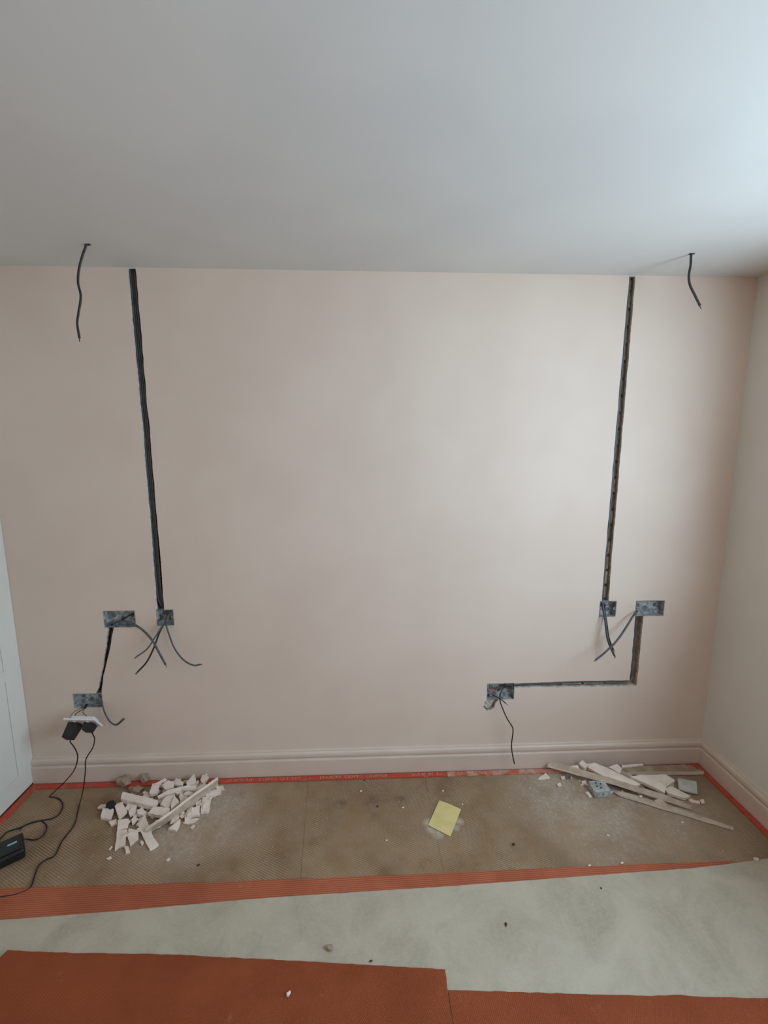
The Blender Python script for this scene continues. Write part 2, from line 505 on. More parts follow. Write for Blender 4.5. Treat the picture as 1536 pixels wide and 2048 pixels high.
# ceiling with the two cable slits
slits = []
for cx, cy in ((-1.0309, -0.2177), (1.2789, -0.2305)):
    slits.append([Vector(p) for p in ((cx - .010, cy - .007), (cx + .013, cy - .008), (cx + .015, cy + .006), (cx - .008, cy + .008))])
verts, tris = holed_plane([(XL - .1, YB - .1), (XR + .1, YB - .1), (XR + .1, .1), (XL - .1, .1)], slits)
V = [(p.x, p.y, CEIL) for p in verts]; F = [tuple(t) for t in tris]; FM = [0] * len(F)
base = 4
for h in slits:
    n = len(h); i1 = len(V)
    V += [(p.x, p.y, CEIL + 0.05) for p in h]
    for j in range(n):
        F.append((base + j, base + (j+1) % n, i1 + (j+1) % n, i1 + j)); FM.append(1)
    F.append(tuple(range(i1, i1 + n))); FM.append(1); base += n
k0 = len(V)
V += [(XL - .1, YB - .1, CEIL + .12), (XR + .1, YB - .1, CEIL + .12), (XR + .1, .1, CEIL + .12), (XL - .1, .1, CEIL + .12)]
F.append((k0, k0+1, k0+2, k0+3)); FM.append(1)
struct(link_mesh('ceiling', V, F, 'ceiling', mats=['ceiling', 'mortar'], face_mats=FM))

# right wall with the window opening and its deep reveal
bm = bmesh.new()
T = 0.16
for lo, hi in (((XR, YB, -.02), (XR + T, WY0, CEIL + .02)), ((XR, WY1, -.02), (XR + T, 0.1, CEIL + .02)),
               ((XR, WY0, -.02), (XR + T, WY1, WZ0)), ((XR, WY0, WZ1), (XR + T, WY1, CEIL + .02))):
    bm_box(bm, lo, hi)
struct(from_bm('wall_right', bm, 'wall_side'))
struct(box('wall_left', (XL - .16, YB, -.02), (XL - .06, 0.1, CEIL + .02), 'wall'))
struct(box('wall_rear', (XL - .16, YB - .1, -.02), (XR + T, YB, CEIL + .02), 'wall'))

# window in the right wall: frame, mullion, sash bars, two panes, sill board
win = struct(empty('window_1', (XR + 0.1, (WY0 + WY1) / 2, WZ0)))
bm = bmesh.new()
x0, x1 = XR + .08, XR + .13
for lo, hi in (((x0, WY0, WZ0), (x1, WY0 + .055, WZ1)), ((x0, WY1 - .055, WZ0), (x1, WY1, WZ1)), ((x0, WY0 + .055, WZ0), (x1, WY1 - .055, WZ0 + .055)), ((x0, WY0 + .055, WZ1 - .055), (x1, WY1 - .055, WZ1))):
    bm_box(bm, lo, hi)
adopt(from_bm('window_frame', bm, 'upvc'), win)
ym = (WY0 + WY1) / 2
adopt(box('mullion', (x0, ym - .035, WZ0 + .055), (x1, ym + .035, WZ1 - .055), 'upvc'), win)
adopt(box('pane', (x0 + .025, WY0 + .055, WZ0 + .055), (x0 + .031, ym - .035, WZ1 - .055), 'glass'), win)
adopt(box('pane', (x0 + .025, ym + .035, WZ0 + .055), (x0 + .031, WY1 - .055, WZ1 - .055), 'glass'), win)
adopt(box('window_sill', (XR - .03, WY0 - .03, WZ0 - .022), (x0, WY1 + .03, WZ0 + .001), 'gloss', bevel=.004), win)

# white panelled cupboard door forming the left side
dr = struct(empty('door_1', (XL, -0.35, 0.0)))
PY0, PY1 = -0.605, -0.0955
D0, D1 = -0.70, -0.001
adopt(box('backing_board', (XL - .055, D0, .012), (XL - .022, D1, 2.28), 'door'), dr)
for y0, y1 in ((PY1, D1), (D0, PY0)):
    adopt(box('stile', (XL - .024, y0, .012), (XL, y1, 2.28), 'door', bevel=.0006), dr)
zr = [(.012, .108), (.588, .640), (1.60, 1.69), (2.19, 2.28)]
for z0, z1 in zr:
    adopt(box('rail', (XL - .024, PY0 + .0005, z0), (XL, PY1 - .0005, z1), 'door', bevel=.0005), dr)
for (a, z0), (z1, q) in zip(zr, zr[1:]):
    adopt(box('panel', (XL - .024, PY0 + .003, z0 + .0004), (XL - .0006, PY1 - .0022, z1 - .0004), 'door', bevel=.0015), dr)
struct(box('trim_1', (XL - .058, YB, .0), (XL, D0 - .003, .13), 'gloss'))

# skirting boards
prof = [(0.0, 0.0), (0.020, 0.0), (0.020, 0.0815), (0.0185, 0.0865), (0.0155, 0.0885), (0.0115, 0.0900), (0.0115, 0.0925), (0.0150, 0.0945), (0.0172, 0.100),
        (0.0178, 0.107), (0.0172, 0.114), (0.0150, 0.1200), (0.0110, 0.1235), (0.0080, 0.1245), (0.0078, 0.1290), (0.0060, 0.1320), (0.0, 0.1325)]
def skirting(name, a, q, f0, f1):
    n = len(prof)
    V = [f0(d, z) for d, z in prof] + [f1(d, z) for d, z in prof]
    F = [(i, i+1, n+i+1, n+i) for i in range(n-1)] + [tuple(range(n)), tuple(range(2*n-1, n-1, -1))]
    o = struct(link_mesh(name, V, F, 'gloss'))
    bm = bmesh.new(); bm.from_mesh(o.data); bmesh.ops.recalc_face_normals(bm, faces=bm.faces); bm.to_mesh(o.data); bm.free()
    return o
G0 = 0.004                                          # boards stand a few mm clear of the floor
skirting('baseboard_back', 0, 0, lambda d, z: (XL + .001, -d, z + G0), lambda d, z: (XR - d, -d, z + G0))
skirting('baseboard_right', 0, 0, lambda d, z: (XR - d, -d, z + G0), lambda d, z: (XR - d, YB, z + G0))

# floor: slab and three ribbed boards
floor = struct(box('floor', (XL - .1, YB, -.06), (XR + .1, 0.05, -.006), 'mortar'))
def board(x0a, x0b, x1a, x1b):
    ya, yb = 0.0, -1.6
    V = [(x0a, ya, 0), (x1a, ya, 0), (x1b, yb, 0), (x0b, yb, 0)]
    V += [(x, y, -.006) for x, y, z in V]
    return link_mesh('floor_board', V, [(3,2,1,0), (4,5,6,7), (0,1,5,4), (1,2,6,5), (2,3,7,6), (3,0,4,7)], 'floor', floor)
g = .0004
board(XL - .06, XL - .06, -0.2988 - g, -0.190 - g)
board(-0.2988 + g, -0.190 + g, 0.2894 - g, 0.3155 - g)
board(0.2894 + g, 0.3155 + g, XR, XR)
box('floor_board', (XL - .06, YB, -.006), (XR, -1.603, 0.0), 'floor', floor)

# ================================================================== UNDERLAY SHEETS
def sheet(name, outline, z0, z1, mat, label, amp=0.0012, step=0.02, lift=None):
    r = random.Random(len(outline))
    pts = jag([p[:2] for p in outline], step, amp, r)
    n = len(pts)
    zz = [z1 + (lift(p) if lift else 0) for p in pts]
    V = [(p[0], p[1], z) for p, z in zip(pts, zz)] + [(p[0], p[1], z0) for p in pts]
    tri = tessellate_polygon([[Vector((p[0], p[1], 0)) for p in pts]])
    F = [tuple(t) for t in tri] + [tuple(n + i for i in reversed(t)) for t in tri] + [(i, (i+1) % n, n + (i+1) % n, n + i) for i in range(n)]
    o = link_mesh(name, V, F, mat)
    bm = bmesh.new(); bm.from_mesh(o.data); bmesh.ops.recalc_face_normals(bm, faces=bm.faces); bm.to_mesh(o.data); bm.free()
    return tag(o, label, 'underlay')
sheet('underlay_strip', [(XL + .002, -0.545), (-1.3900, -0.5537), (-1.1686, -0.5553), (-0.9441, -0.5589), (-0.4536, -0.5618), (0.0627, -0.5634), (0.5965, -0.5611), (1.0628, -0.5595), (1.3713, -0.5606), (1.4624, -0.5612), (1.55, -0.60), (1.0, -0.72), (XL + .002, -0.80)],
      .0003, .005, 'orange_ribbed', 'narrow orange ribbed underlay strip between brown floor and white sheet')
sheet('backing_sheet', [(XL + .004, -0.677), (-1.2967, -0.6724), (-0.9336, -0.6605), (-0.6482, -0.6463), (-0.4707, -0.6375), (-0.3076, -0.6316), (0.0602, -0.6237), (0.3457, -0.6175), (0.8181, -0.6017), (1.2893, -0.5866), (1.4197, -0.5772), (1.6182, -0.5596), (XR - .024, -0.535), (XR - .024, -1.35), (XL + .004, -1.35)],
      .0053, .008, 'backing', 'greyish white fabric-faced underlay sheet crossing the floor', amp=.0008)
sheet('underlay_sheet', [(-1.1899, -0.7752), (-1.0636, -0.7863), (-0.9303, -0.7948), (-0.6166, -0.8123), (-0.4834, -0.8250), (-0.2131, -0.8476), (0.0498, -0.8712), (0.2434, -0.8896), (0.2397, -1.0245), (0.262, -2.6), (-1.50, -2.6), (-1.40, -1.2), (-1.2115, -0.8198)],
      .0083, .014, 'orange', 'orange waffle underlay sheet in the left foreground')
sheet('underlay_sheet', [(0.2439, -0.9433), (0.6998, -0.9736), (0.8570, -0.9839), (0.9273, -0.9838), (1.0293, -0.9936), (1.2056, -1.0034), (XR - .03, -1.06), (XR - .03, -2.6), (0.268, -2.6), (0.2427, -1.0240)],
      .0083, .013, 'orange', 'orange waffle underlay sheet in the right foreground')

# ================================================================== CARPET GRIPPER STRIPS
GLY = {  # strokes of a 10 x 14 serif capital: (x0, y0, x1, y1, weight)
 'D': [(2,0,2,14,2.2),(0,0,5,0,1),(0,14,5,14,1),(5,14,8.5,11,1.6),(8.5,11,8.5,3,2.2),(8.5,3,5,0,1.6)],
 'U': [(2,14,2,4,2.2),(0,14,4,14,1),(6.5,14,10,14,1),(8.3,14,8.3,4,1.2),(2,4,4,0.4,1.6),(4,0.4,6.5,0.4,1.4),(6.5,0.4,8.3,4,1.4)],
 'R': [(2,0,2,14,2.2),(0,0,4,0,1),(0,14,6,14,1),(6,14,8,12,1.6),(8,12,8,9,2),(8,9,6,7,1.6),(6,7,2,7,1),(5,7,9,0,2),(8,0,10,0,1)],
 'A': [(1,0,5,14,1.2),(5,14,9,0,2.4),(2.5,5,7.5,5,1),(0,0,2.6,0,1),(7,0,10,0,1)],
 'L': [(2,0,2,14,2.2),(0,14,4,14,1),(0,0,9,0,1.1),(9,0,9,3.5,1)],
 'Y': [(5,0,5,6,2.2),(3,0,7,0,1),(1,14,5,6,2.2),(9,14,5,6,1.2),(0,14,3,14,1),(7.4,14,10,14,1)],
 'C': [(9,11,7,14,1.2),(7,14,4,14,1.4),(4,14,1.6,11,1.8),(1.6,11,1.6,3,2.2),(1.6,3,4,0,1.8),(4,0,7,0,1.4),(7,0,9,3,1.2)],
 'P': [(2,0,2,14,2.2),(0,0,4,0,1),(0,14,6,14,1),(6,14,8.3,12,1.6),(8.3,12,8.3,9,2),(8.3,9,6,7,1.6),(6,7,2,7,1)],
 'E': [(2,0,2,14,2.2),(0,0,9,0,1),(0,14,9,14,1),(2,7,6.5,7,1),(9,0,9,3,1),(9,14,9,11,1),(6.5,5.5,6.5,8.5,1)],
 'T': [(5,0,5,14,2.2),(3,0,7,0,1),(0.5,14,9.5,14,1),(0.5,14,0.5,11,1),(9.5,14,9.5,11,1)],
 'G': [(9,11,7,14,1.2),(7,14,4,14,1.4),(4,14,1.6,11,1.8),(1.6,11,1.6,3,2.2),(1.6,3,4,0,1.8),(4,0,8,0.4,1.4),(8,0,8,6,2.2),(6.4,6,9.6,6,1)],
 'I': [(5,0,5,14,2.2),(3,0,7,0,1),(3,14,7,14,1)],
}
def lettering(text, x0, x1, ylo, h, z, parent, skip=()):
    V, F = [], []
    p = (x1 - x0) / len(text); s = p * 0.86 / 10; sy = h / 14
    for i, ch in enumerate(text):
        if i in skip: continue
        for a, q, c_, d_, w in GLY.get(ch, ()):
            A = Vector((x0 + i*p + a*s, ylo + q*sy)); B = Vector((x0 + i*p + c_*s, ylo + d_*sy))
            d = (B - A).normalized(); nrm = Vector((-d.y, d.x)) * (w * s * .55); A = A - d*s*.3; B = B + d*s*.3
            k0 = len(V)
            V += [(*(A - nrm), z), (*(B - nrm), z), (*(B + nrm), z), (*(A + nrm), z)]
            F.append((k0, k0+1, k0+2, k0+3))
    o = link_mesh('lettering', V, F, 'letter'); adopt(o, parent)
    return o
def gripper(name, lo, hi, mat, label, along):
    root = empty(name, ((lo[0]+hi[0])/2, (lo[1]+hi[1])/2, 0.0))
    adopt(box('batten', lo, hi, mat, bevel=.0008), root)
    n = max(2, int((hi[along] - lo[along]) / .16)); c = (lo[1-along] + hi[1-along]) / 2
    for i in range(n):
        t = lo[along] + (hi[along] - lo[along]) * (i + .5) / n
        x, y = (t, c + .006) if along == 0 else (c, t)
        bm = bmesh.new()
        bmesh.ops.create_cone(bm, cap_ends=True, segments=8, radius1=.0022, radius2=.0018, depth=.0016, matrix=Matrix.Translation((x, y, hi[2] + .0004)))
        adopt(from_bm('nail', bm, 'steel_dark'), root)
    return tag(root, label, 'gripper strip', 'carpet gripper strips around the skirting')
Y0, Y1 = -0.0545, -0.0255
T0, T1 = .0004, .0065
xa = (-0.2960, -0.0327)[0]; xb = (0.4047, -0.0311)[0]
g1 = gripper('carpet_gripper', (XL + .034, Y0, T0), (xa - .001, Y1, T1), 'strip', 'red printed gripper strip behind the left rubble heap, reaching the white door', 0)
g2 = gripper('carpet_gripper', (xa + .001, Y0, T0), (xb - .001, Y1, T1), 'strip', 'red printed gripper strip along the middle of the back skirting', 0)
g3 = gripper('carpet_gripper', (xb + .001, Y0, T0), (XR - .052, Y1, T1), 'strip_dusty', 'dusty red printed gripper strip behind the right rubble heap', 0)
gripper('carpet_gripper', (XL + .003, -0.66, T0), (XL + .032, -.0255, T1), 'strip', 'red gripper strip along the foot of the white door', 1)
gripper('carpet_gripper', (XR - .050, -0.245, T0), (XR - .0225, -.0255, T1), 'strip', 'short red gripper strip in the right corner beside the rubble', 1)
gripper('carpet_gripper', (XR - .050, -0.60, T0), (XR - .0225, -.249, T1), 'strip', 'red gripper strip along the right skirting nearer the white sheet', 1)
ZT = T1 + .0004; YL = Y0 + .0065
W22 = 'DURALAY CARPET GRIPPER'
lettering(W22, (-0.6622, -0.0308)[0], (-0.3312, -0.0312)[0], YL, .016, ZT, g1)
lettering(W22, (-0.2380, -0.0351)[0], (0.1028, -0.0323)[0], YL, .016, ZT, g2)
lettering('DURALAY CA', (0.2249, -0.0340)[0], (0.3862, -0.0338)[0], YL, .016, ZT, g2)
lettering(W22, (0.4270, -0.0355)[0], (0.7732, -0.0360)[0], YL, .016, ZT, g3, skip=(20, 21))

# ================================================================== STEEL BACK BOXES
def annulus(bm, cx, cz, y, r, h=.0008, seg=14):
    bmesh.ops.create_cone(bm, cap_ends=True, segments=seg, radius1=r, radius2=r, depth=h,
                          matrix=Matrix.Translation((cx, y, cz)) @ Matrix.Rotation(math.pi/2, 4, 'X'))
def open_box_mesh(x0, z0, x1, z1, d, t=.0012):
    bm = bmesh.new()
    bm_box(bm, (x0, d - t, z0), (x1, d, z1))
    bm_box(bm, (x0, -.0006, z0), (x0 + t, d - t, z1)); bm_box(bm, (x1 - t, -.0006, z0), (x1, d - t, z1))
    bm_box(bm, (x0 + t, -.0006, z0), (x1 - t, d - t, z0 + t)); bm_box(bm, (x0 + t, -.0006, z1 - t), (x1 - t, d - t, z1))
    return bm
def back_box(key, label, double):
    x0, z0, x1, z1 = BOX[key]
    d = .0335
    root = empty('back_box', ((x0+x1)/2, 0, z0))
    adopt(from_bm('box_body', open_box_mesh(x0, z0, x1, z1, d), 'steel'), root)
    cz = (z0 + z1) / 2
    ks = [(x0 + (x1-x0)*f, cz + dz) for f, dz in (((.2, .006), (.5, -.008), (.8, .006)) if double else ((.3, .01), (.68, -.012)))]
    for x, z in ks:
        bm = bmesh.new(); annulus(bm, x, z, d - .0018, .0095)
        adopt(from_bm('knockout', bm, 'steel_dark'), root)
    for x in ((x0 + x1)/2 - (x1-x0)*.33, (x0+x1)/2 + (x1-x0)*.36):
        bm = bmesh.new(); annulus(bm, x, cz - .018, d - .0026, .0036, .002, 8)
        adopt(from_bm('fixing_screw', bm, 'steel_dark'), root)
    for s, x in ((1, x0 + .0012), (-1, x1 - .0012)):
        bm = bmesh.new()
        bm_box(bm, (min(x, x + s*.010), .003, cz - .006), (max(x, x + s*.010), .0045, cz + .006))
        l = adopt(from_bm('screw_lug', bm, 'steel'), root)
        bm = bmesh.new(); annulus(bm, x + s*.005, cz, .0028, .0022, .0006, 8)
        h = from_bm('screw_hole', bm, 'black', l); h.matrix_parent_inverse = l.matrix_parent_inverse.copy(); h.matrix_parent_inverse = Matrix.Identity(4)
    return tag(root, label, 'back box', 'steel socket boxes set in the wall')
back_box('dl', 'double steel back box at the top of the slanted chase on the left', True)
back_box('sl', 'single steel back box at the foot of the left tall chase', False)
back_box('ll', 'low double steel back box above the dangling white socket', True)
back_box('sr', 'single steel back box at the foot of the right tall chase', False)
back_box('dr', 'bright double steel back box at the far right of the wall', True)
back_box('lr', 'low double steel back box with broken plaster at its corner', True)

# ================================================================== CABLES IN THE WALL
def cable(path, rx, ry, mat, label, wide=(1, 0, 0), cores=None, group='grey cables hanging from the wall', seg=8, name='electric_cable'):
    o = tube(name, path, rx, ry, mat, wide=wide, seg=seg)
    root = empty(name, tuple(Vector(path[-1])))
    o.name = 'sheath'; adopt(o, root)
    e = Vector(path[-1]); d = (e - Vector(path[-2])).normalized()
    s = Vector(wide) - d * Vector(wide).dot(d); s.normalize()
    for off, mt in (cores or ()):
        b = e + s * off
        tube('core', [b - d*.004, b + d*.004, b + d*.012], .0016, .0016, mt, root, seg=6, n=3)
    return tag(root, label, 'cable', group)
def run(pts, y):                                     # a stretch lying in a chase at depth y
    return [(p[0], y, p[1]) for p in pts]
c3 = ((-.0022, 'brown_wire'), (.0022, 'cable_dark'))
# three cables down the left tall chase
cable(run([(-0.9891, 2.4034), (-0.9892, 2.1592), (-0.9864, 1.8106), (-0.9860, 1.5887), (-0.9859, 1.1112), (-0.9835, 0.9358)], .0105) + [(-0.955, .018, .872), (-0.9397, -0.0080, 0.8571), (-0.9568, -0.0300, 0.8226), (-0.9880, -0.0550, 0.7674), (-1.0151, -0.0750, 0.7260), (-1.0494, -0.1000, 0.7035)],
      .0044, .0034, 'cable', 'left-bending grey cable tail from the left single box, cut end higher', cores=c3)
cable(run([(-0.9808, 2.4035), (-0.9808, 2.1592), (-0.9778, 1.8106), (-0.9772, 1.5887), (-0.9768, 1.1111), (-0.9742, 0.9357)], .0085) + [(-0.950, .014, .870), (-0.9555, -0.0120, 0.8295), (-0.9769, -0.0300, 0.7790), (-0.9937, -0.0500, 0.7238), (-1.0227, -0.0700, 0.6618), (-1.0616, -0.0850, 0.6188)],
      .0044, .0034, 'cable_dark', 'longest dark cable tail curving down left from the left single box', cores=c3)
cable(run([(-0.9726, 2.4036), (-0.9724, 2.1593), (-0.9702, 1.8106), (-0.9695, 1.5887), (-0.9700, 1.1110), (-0.9673, 0.9355)], .0110) + [(-0.940, .016, .872), (-0.9475, -0.0100, 0.8254), (-0.9333, -0.0250, 0.7785), (-0.9032, -0.0400, 0.7067), (-0.8594, -0.0500, 0.6531), (-0.8134, -0.0600, 0.6337), (-0.7847, -0.0650, 0.6394)],
      .0042, .0032, 'cable', 'cable tail from the left single box sweeping out to the right', cores=c3)
# one cable from the low left box up the slanted chase and out of the double box
cable([(-1.1494, -0.0750, 0.3788), (-1.1919, -0.0650, 0.3419), (-1.2257, -0.0550, 0.3496), (-1.2583, -0.0350, 0.3808), (-1.2830, -0.0100, 0.4147), (-1.2994, 0.0120, 0.4372)] + run([(-1.2941, 0.4844), (-1.2689, 0.5749), (-1.2445, 0.6720), (-1.2115, 0.8004)], .020) + [(-1.1997, 0.0120, 0.8195), (-1.1558, -0.0040, 0.8358), (-1.1151, -0.0180, 0.8332), (-1.0811, -0.0300, 0.8248), (-1.0375, -0.0450, 0.8023), (-0.9934, -0.0600, 0.7595), (-0.9674, -0.0680, 0.7113), (-0.9359, -0.0750, 0.6469)],
      .0056, .0034, 'cable', 'grey cable up the slanted chase, its upper tail crossing the left tails', cores=((0, 'cable_dark'),))
cable([(-1.2206, 0.0210, 0.8045), (-1.1931, 0.0180, 0.8210), (-1.1655, 0.0140, 0.8337), (-1.1361, 0.0120, 0.8523), (-1.1086, 0.0140, 0.8620)], .0040, .0028, 'cable_dark',
      'short dark cable end lying inside the left upper double box', cores=((0, 'cable_dark'),))
# two cables down the right tall chase, hanging out together
cable(run([(1.1772, 2.4058), (1.1772, 2.1170), (1.1742, 1.8643), (1.1729, 1.4173), (1.1696, 1.1537), (1.1693, 0.9030)], .0085) + [(1.180, .012, .872), (1.1712, 0.0020, 0.8675), (1.1705, -0.0300, 0.8062), (1.1750, -0.0500, 0.7341), (1.1866, -0.0600, 0.6914), (1.2098, -0.0650, 0.6427)],
      .0054, .0036, 'cable', 'thick grey cable tail hanging from the right single box', cores=((-.002, 'cable_dark'), (.002, 'brown_wire')))
cable(run([(1.1817, 2.4059), (1.1818, 2.1171), (1.1801, 1.8643), (1.1790, 1.4172), (1.1758, 1.1536), (1.1744, 0.9029)], .0155) + [(1.190, .018, .872), (1.1802, 0.0020, 0.8538), (1.1822, -0.0220, 0.7959), (1.1857, -0.0440, 0.7312), (1.1970, -0.0530, 0.6912), (1.2064, -0.0580, 0.6698)],
      .0048, .0034, 'cable_dark', 'darker cable behind the thick tail of the right single box', cores=((-.002, 'brown_wire'), (.002, 'brown_wire')))
# one cable from the low right box along the L-shaped chase and out of the bright double box
cable([(0.6509, 0.0200, 0.4312), (0.6947, 0.0220, 0.4418)] + run([(0.7103, 0.4565), (0.7614, 0.4580), (0.8253, 0.4605), (1.0570, 0.4645), (1.2779, 0.4633), (1.3399, 0.4714), (1.3513, 0.5040), (1.3495, 0.5829), (1.3514, 0.6635), (1.3497, 0.7960)], .0095) + [(1.345, .010, .832), (1.3429, -0.0080, 0.8456), (1.3090, -0.0300, 0.8307), (1.2624, -0.0550, 0.7817), (1.2103, -0.0750, 0.7249), (1.1483, -0.0900, 0.6733), (1.0976, -0.1000, 0.6394)],
      .0054, .0040, 'cable', 'grey cable along the L-shaped chase, hanging left from the bright box', wide=(0.3, 0, 1), cores=((0, 'cable_dark'),))
# low right box: black drop cable, short brown-tipped end, untwisted cores
cable([(0.7283, 0.0220, 0.4424), (0.6918, 0.0120, 0.4363), (0.6734, -0.0040, 0.4093), (0.6661, -0.0300, 0.3936), (0.6775, -0.0450, 0.3569), (0.7011, -0.0500, 0.3065), (0.7274, -0.0500, 0.2630), (0.7315, -0.0500, 0.2307), (0.7257, -0.0550, 0.1770), (0.7295, -0.0580, 0.1285), (0.7437, -0.0600, 0.0663)],
      .0030, .0026, 'cable_dark', 'thin dark cable dangling from the low right box over the skirting', cores=())
cable([(0.6261, 0.0180, 0.3986), (0.6399, 0.0020, 0.4065), (0.6601, -0.0200, 0.4052), (0.6769, -0.0350, 0.3985), (0.6912, -0.0450, 0.3889)], .0030, .0026, 'cable_dark',
      'short brown-tipped cable poking from the low right box', cores=((0, 'brown_wire'),))
for i, (pts, mt, lb) in enumerate((
    ([(0.6258, 0.0240, 0.4509), (0.6286, 0.0100, 0.4483), (0.6252, 0.0060, 0.4387), (0.6398, 0.0040, 0.4252), (0.6360, 0.0120, 0.4091)], 'pink_wire', 'faded red twisted wire at the left of the low right box'),
    ([(0.6519, 0.0240, 0.4345), (0.6353, 0.0080, 0.4344), (0.6446, 0.0020, 0.4242), (0.6516, 0.0060, 0.4109)], 'red_wire', 'red wire loop inside the low right box'),
    ([(0.6959, 0.0240, 0.4277), (0.6819, 0.0100, 0.4185), (0.6702, 0.0000, 0.4034), (0.6816, -0.0040, 0.4034)], 'pink_wire', 'faded red wire beside the drop cable in the low right box'))):
    w = tube('wire', pts, .0022, .0022, mt, seg=6)
    tag(w, lb, 'wire', 'wires in the low right box')
g_ = tube('cable_gland', [(0.6192, 0.0220, 0.3949), (0.6231, 0.0080, 0.4033), (0.6261, -0.0040, 0.4119)], .008, .007, 'rubber', seg=12)
tag(g_, 'grey rubber grommet in the left corner of the low right box', 'grommet')
# ceiling cables
def ceiling_cable(pts, r, label, hook=None):
    root = cable(pts, r, r * .8, 'cable_dark', label, cores=((-.0015, 'cable_dark'),), group='cables hanging from the ceiling')
    if hook: tube('cable_bend', hook, .0030, .0026, 'cable_dark', root)
    return root
YC = -0.2177
ceiling_cable([(-1.0309, YC, 2.435), (-1.0339, -0.2177, 2.3994), (-1.0503, -0.2177, 2.3637), (-1.0686, -0.2177, 2.3141), (-1.0771, -0.2177, 2.2659), (-1.0721, -0.2177, 2.2175), (-1.0865, -0.2177, 2.1579), (-1.0952, -0.2177, 2.1190), (-1.0924, -0.2177, 2.0656)],
              .0046, 'longer dark cable dangling from the ceiling at the left', hook=[(-1.0400, -0.2177, 2.4023), (-1.0314, -0.2177, 2.3995), (-1.0217, -0.2177, 2.3980)])
ceiling_cable([(1.2789, -.2305, 2.435), (1.2793, -0.2305, 2.3977), (1.2816, -0.2305, 2.3597), (1.2788, -0.2305, 2.3214), (1.2868, -0.2305, 2.2873), (1.3097, -0.2305, 2.2510), (1.3372, -0.2305, 2.2092)],
              .0048, 'shorter grey cable dangling from the ceiling near the right corner')

# ================================================================== DANGLING SOCKET, PLUGS, CHARGER
n = Vector((-0.05, -0.80, -0.60)).normalized()
u = Vector((1, 0.0, 0.0)); u = (u - n * u.dot(n)).normalized()
v = u.cross(n) * -1
if v.z < 0: v = -v
cen = Vector((-1.3357, -0.1000, 0.3875))
PM = Matrix((u, v, n)).transposed().to_4x4(); PM.translation = cen - v * 0.028
sock = empty('socket_plate', tuple(cen))
adopt(box('faceplate', (-.074, -.043, -.009), (.074, .043, 0), 'white_plastic', mtx=PM, bevel=.0025), sock)
adopt(box('socket_body', (-.055, -.026, -.024), (.055, .026, -.0092), 'white_plastic', mtx=PM, bevel=.002), sock)
for x in (-.028, .034):
    adopt(box('rocker_switch', (x - .005, .018, .0002), (x + .005, .032, .003), 'white_plastic', mtx=PM, bevel=.001), sock)
for x in (-.060, .060):
    bm = bmesh.new(); bmesh.ops.create_cone(bm, cap_ends=True, segments=10, radius1=.0035, radius2=.0035, depth=.001, matrix=PM @ Matrix.Translation((x, 0, .0006)))
    adopt(from_bm('screw', bm, 'steel_dark'), sock)
tag(sock, 'white double socket faceplate dangling from the low left box', 'socket')
for pts, mt in (([(-1.3810, 0.0040, 0.3919), (-1.3767, -0.0400, 0.4101), (-1.3832, -0.0700, 0.4126), (-1.3885, -0.0880, 0.3979)], 'green_wire'),
                ([(-1.3708, 0.0040, 0.3943), (-1.3693, -0.0300, 0.3997), (-1.3773, -0.0600, 0.4005), (-1.3689, -0.0850, 0.3954)], 'cord'),
                ([(-1.3739, 0.0040, 0.3889), (-1.3588, -0.0400, 0.3950), (-1.3313, -0.0650, 0.3971), (-1.3064, -0.0850, 0.3926)], 'red_wire')):
    tube('core_wire', pts, .0018, .0018, mt, sock, seg=6)
tube('supply_cable', [(-1.3793, 0.0240, 0.3958), (-1.3731, 0.0080, 0.3957), (-1.3683, -0.0080, 0.3970)], .0060, .0042, 'cable_dark', sock)
def plug(x, y, w, h, d, label, cords, taper=.8, skew=0.0):
    root = empty('plug', tuple(PM @ Vector((x, y, .01))))
    bm = bmesh.new()
    lo = [(-w/2, -h/2), (w/2, -h/2), (w/2, h/2), (-w/2, h/2)]
    a = [bm.verts.new(PM @ Vector((x + p, y + q, .0006))) for p, q in lo]
    b = [bm.verts.new(PM @ Vector((x + p * taper + skew, y + q * taper, d))) for p, q in lo]
    bm.faces.new(list(reversed(a))); bm.faces.new(b)
    for i in range(4): bm.faces.new((a[i], a[(i+1) % 4], b[(i+1) % 4], b[i]))
    bmesh.ops.bevel(bm, geom=list(bm.edges), offset=.003, segments=2, affect='EDGES', profile=.5)
    adopt(from_bm('plug_body', bm, 'black'), root)
    e = PM @ Vector((x + skew * .8, y - h * .40, d * .72))
    tube('strain_relief', [e + v * .006, e - v * .005, e - v * .013], .0042, .0042, 'black', root, seg=8, n=3)
    tube('cord', [e - v * .010] + cords, .0026, .0026, 'cord', root, seg=6)
    tag(root, label, 'plug', 'black plugs in the dangling socket')
    return root
cordA = [(-1.3737, -0.1250, 0.3045), (-1.3606, -0.1250, 0.2785), (-1.3526, -0.1200, 0.2421), (-1.3529, -0.1200, 0.2084), (-1.3739, -0.1200, 0.1518), (-1.4259, -0.1150, 0.0890), (-1.4796, -0.1050, 0.0373), (-1.5126, -0.1048, 0.0040), (-1.4864, -0.1107, 0.0040), (-1.4509, -0.1260, 0.0040), (-1.4160, -0.1598, 0.0040), (-1.3984, -0.2058, 0.0040), (-1.4140, -0.2351, 0.0040), (-1.4601, -0.2439, 0.0040), (-1.4999, -0.2607, 0.0040), (-1.5214, -0.2779, 0.0040), (-1.5579, -0.2967, 0.0040), (-1.5639, -0.3212, 0.0040), (-1.5598, -0.3527, 0.0040)]
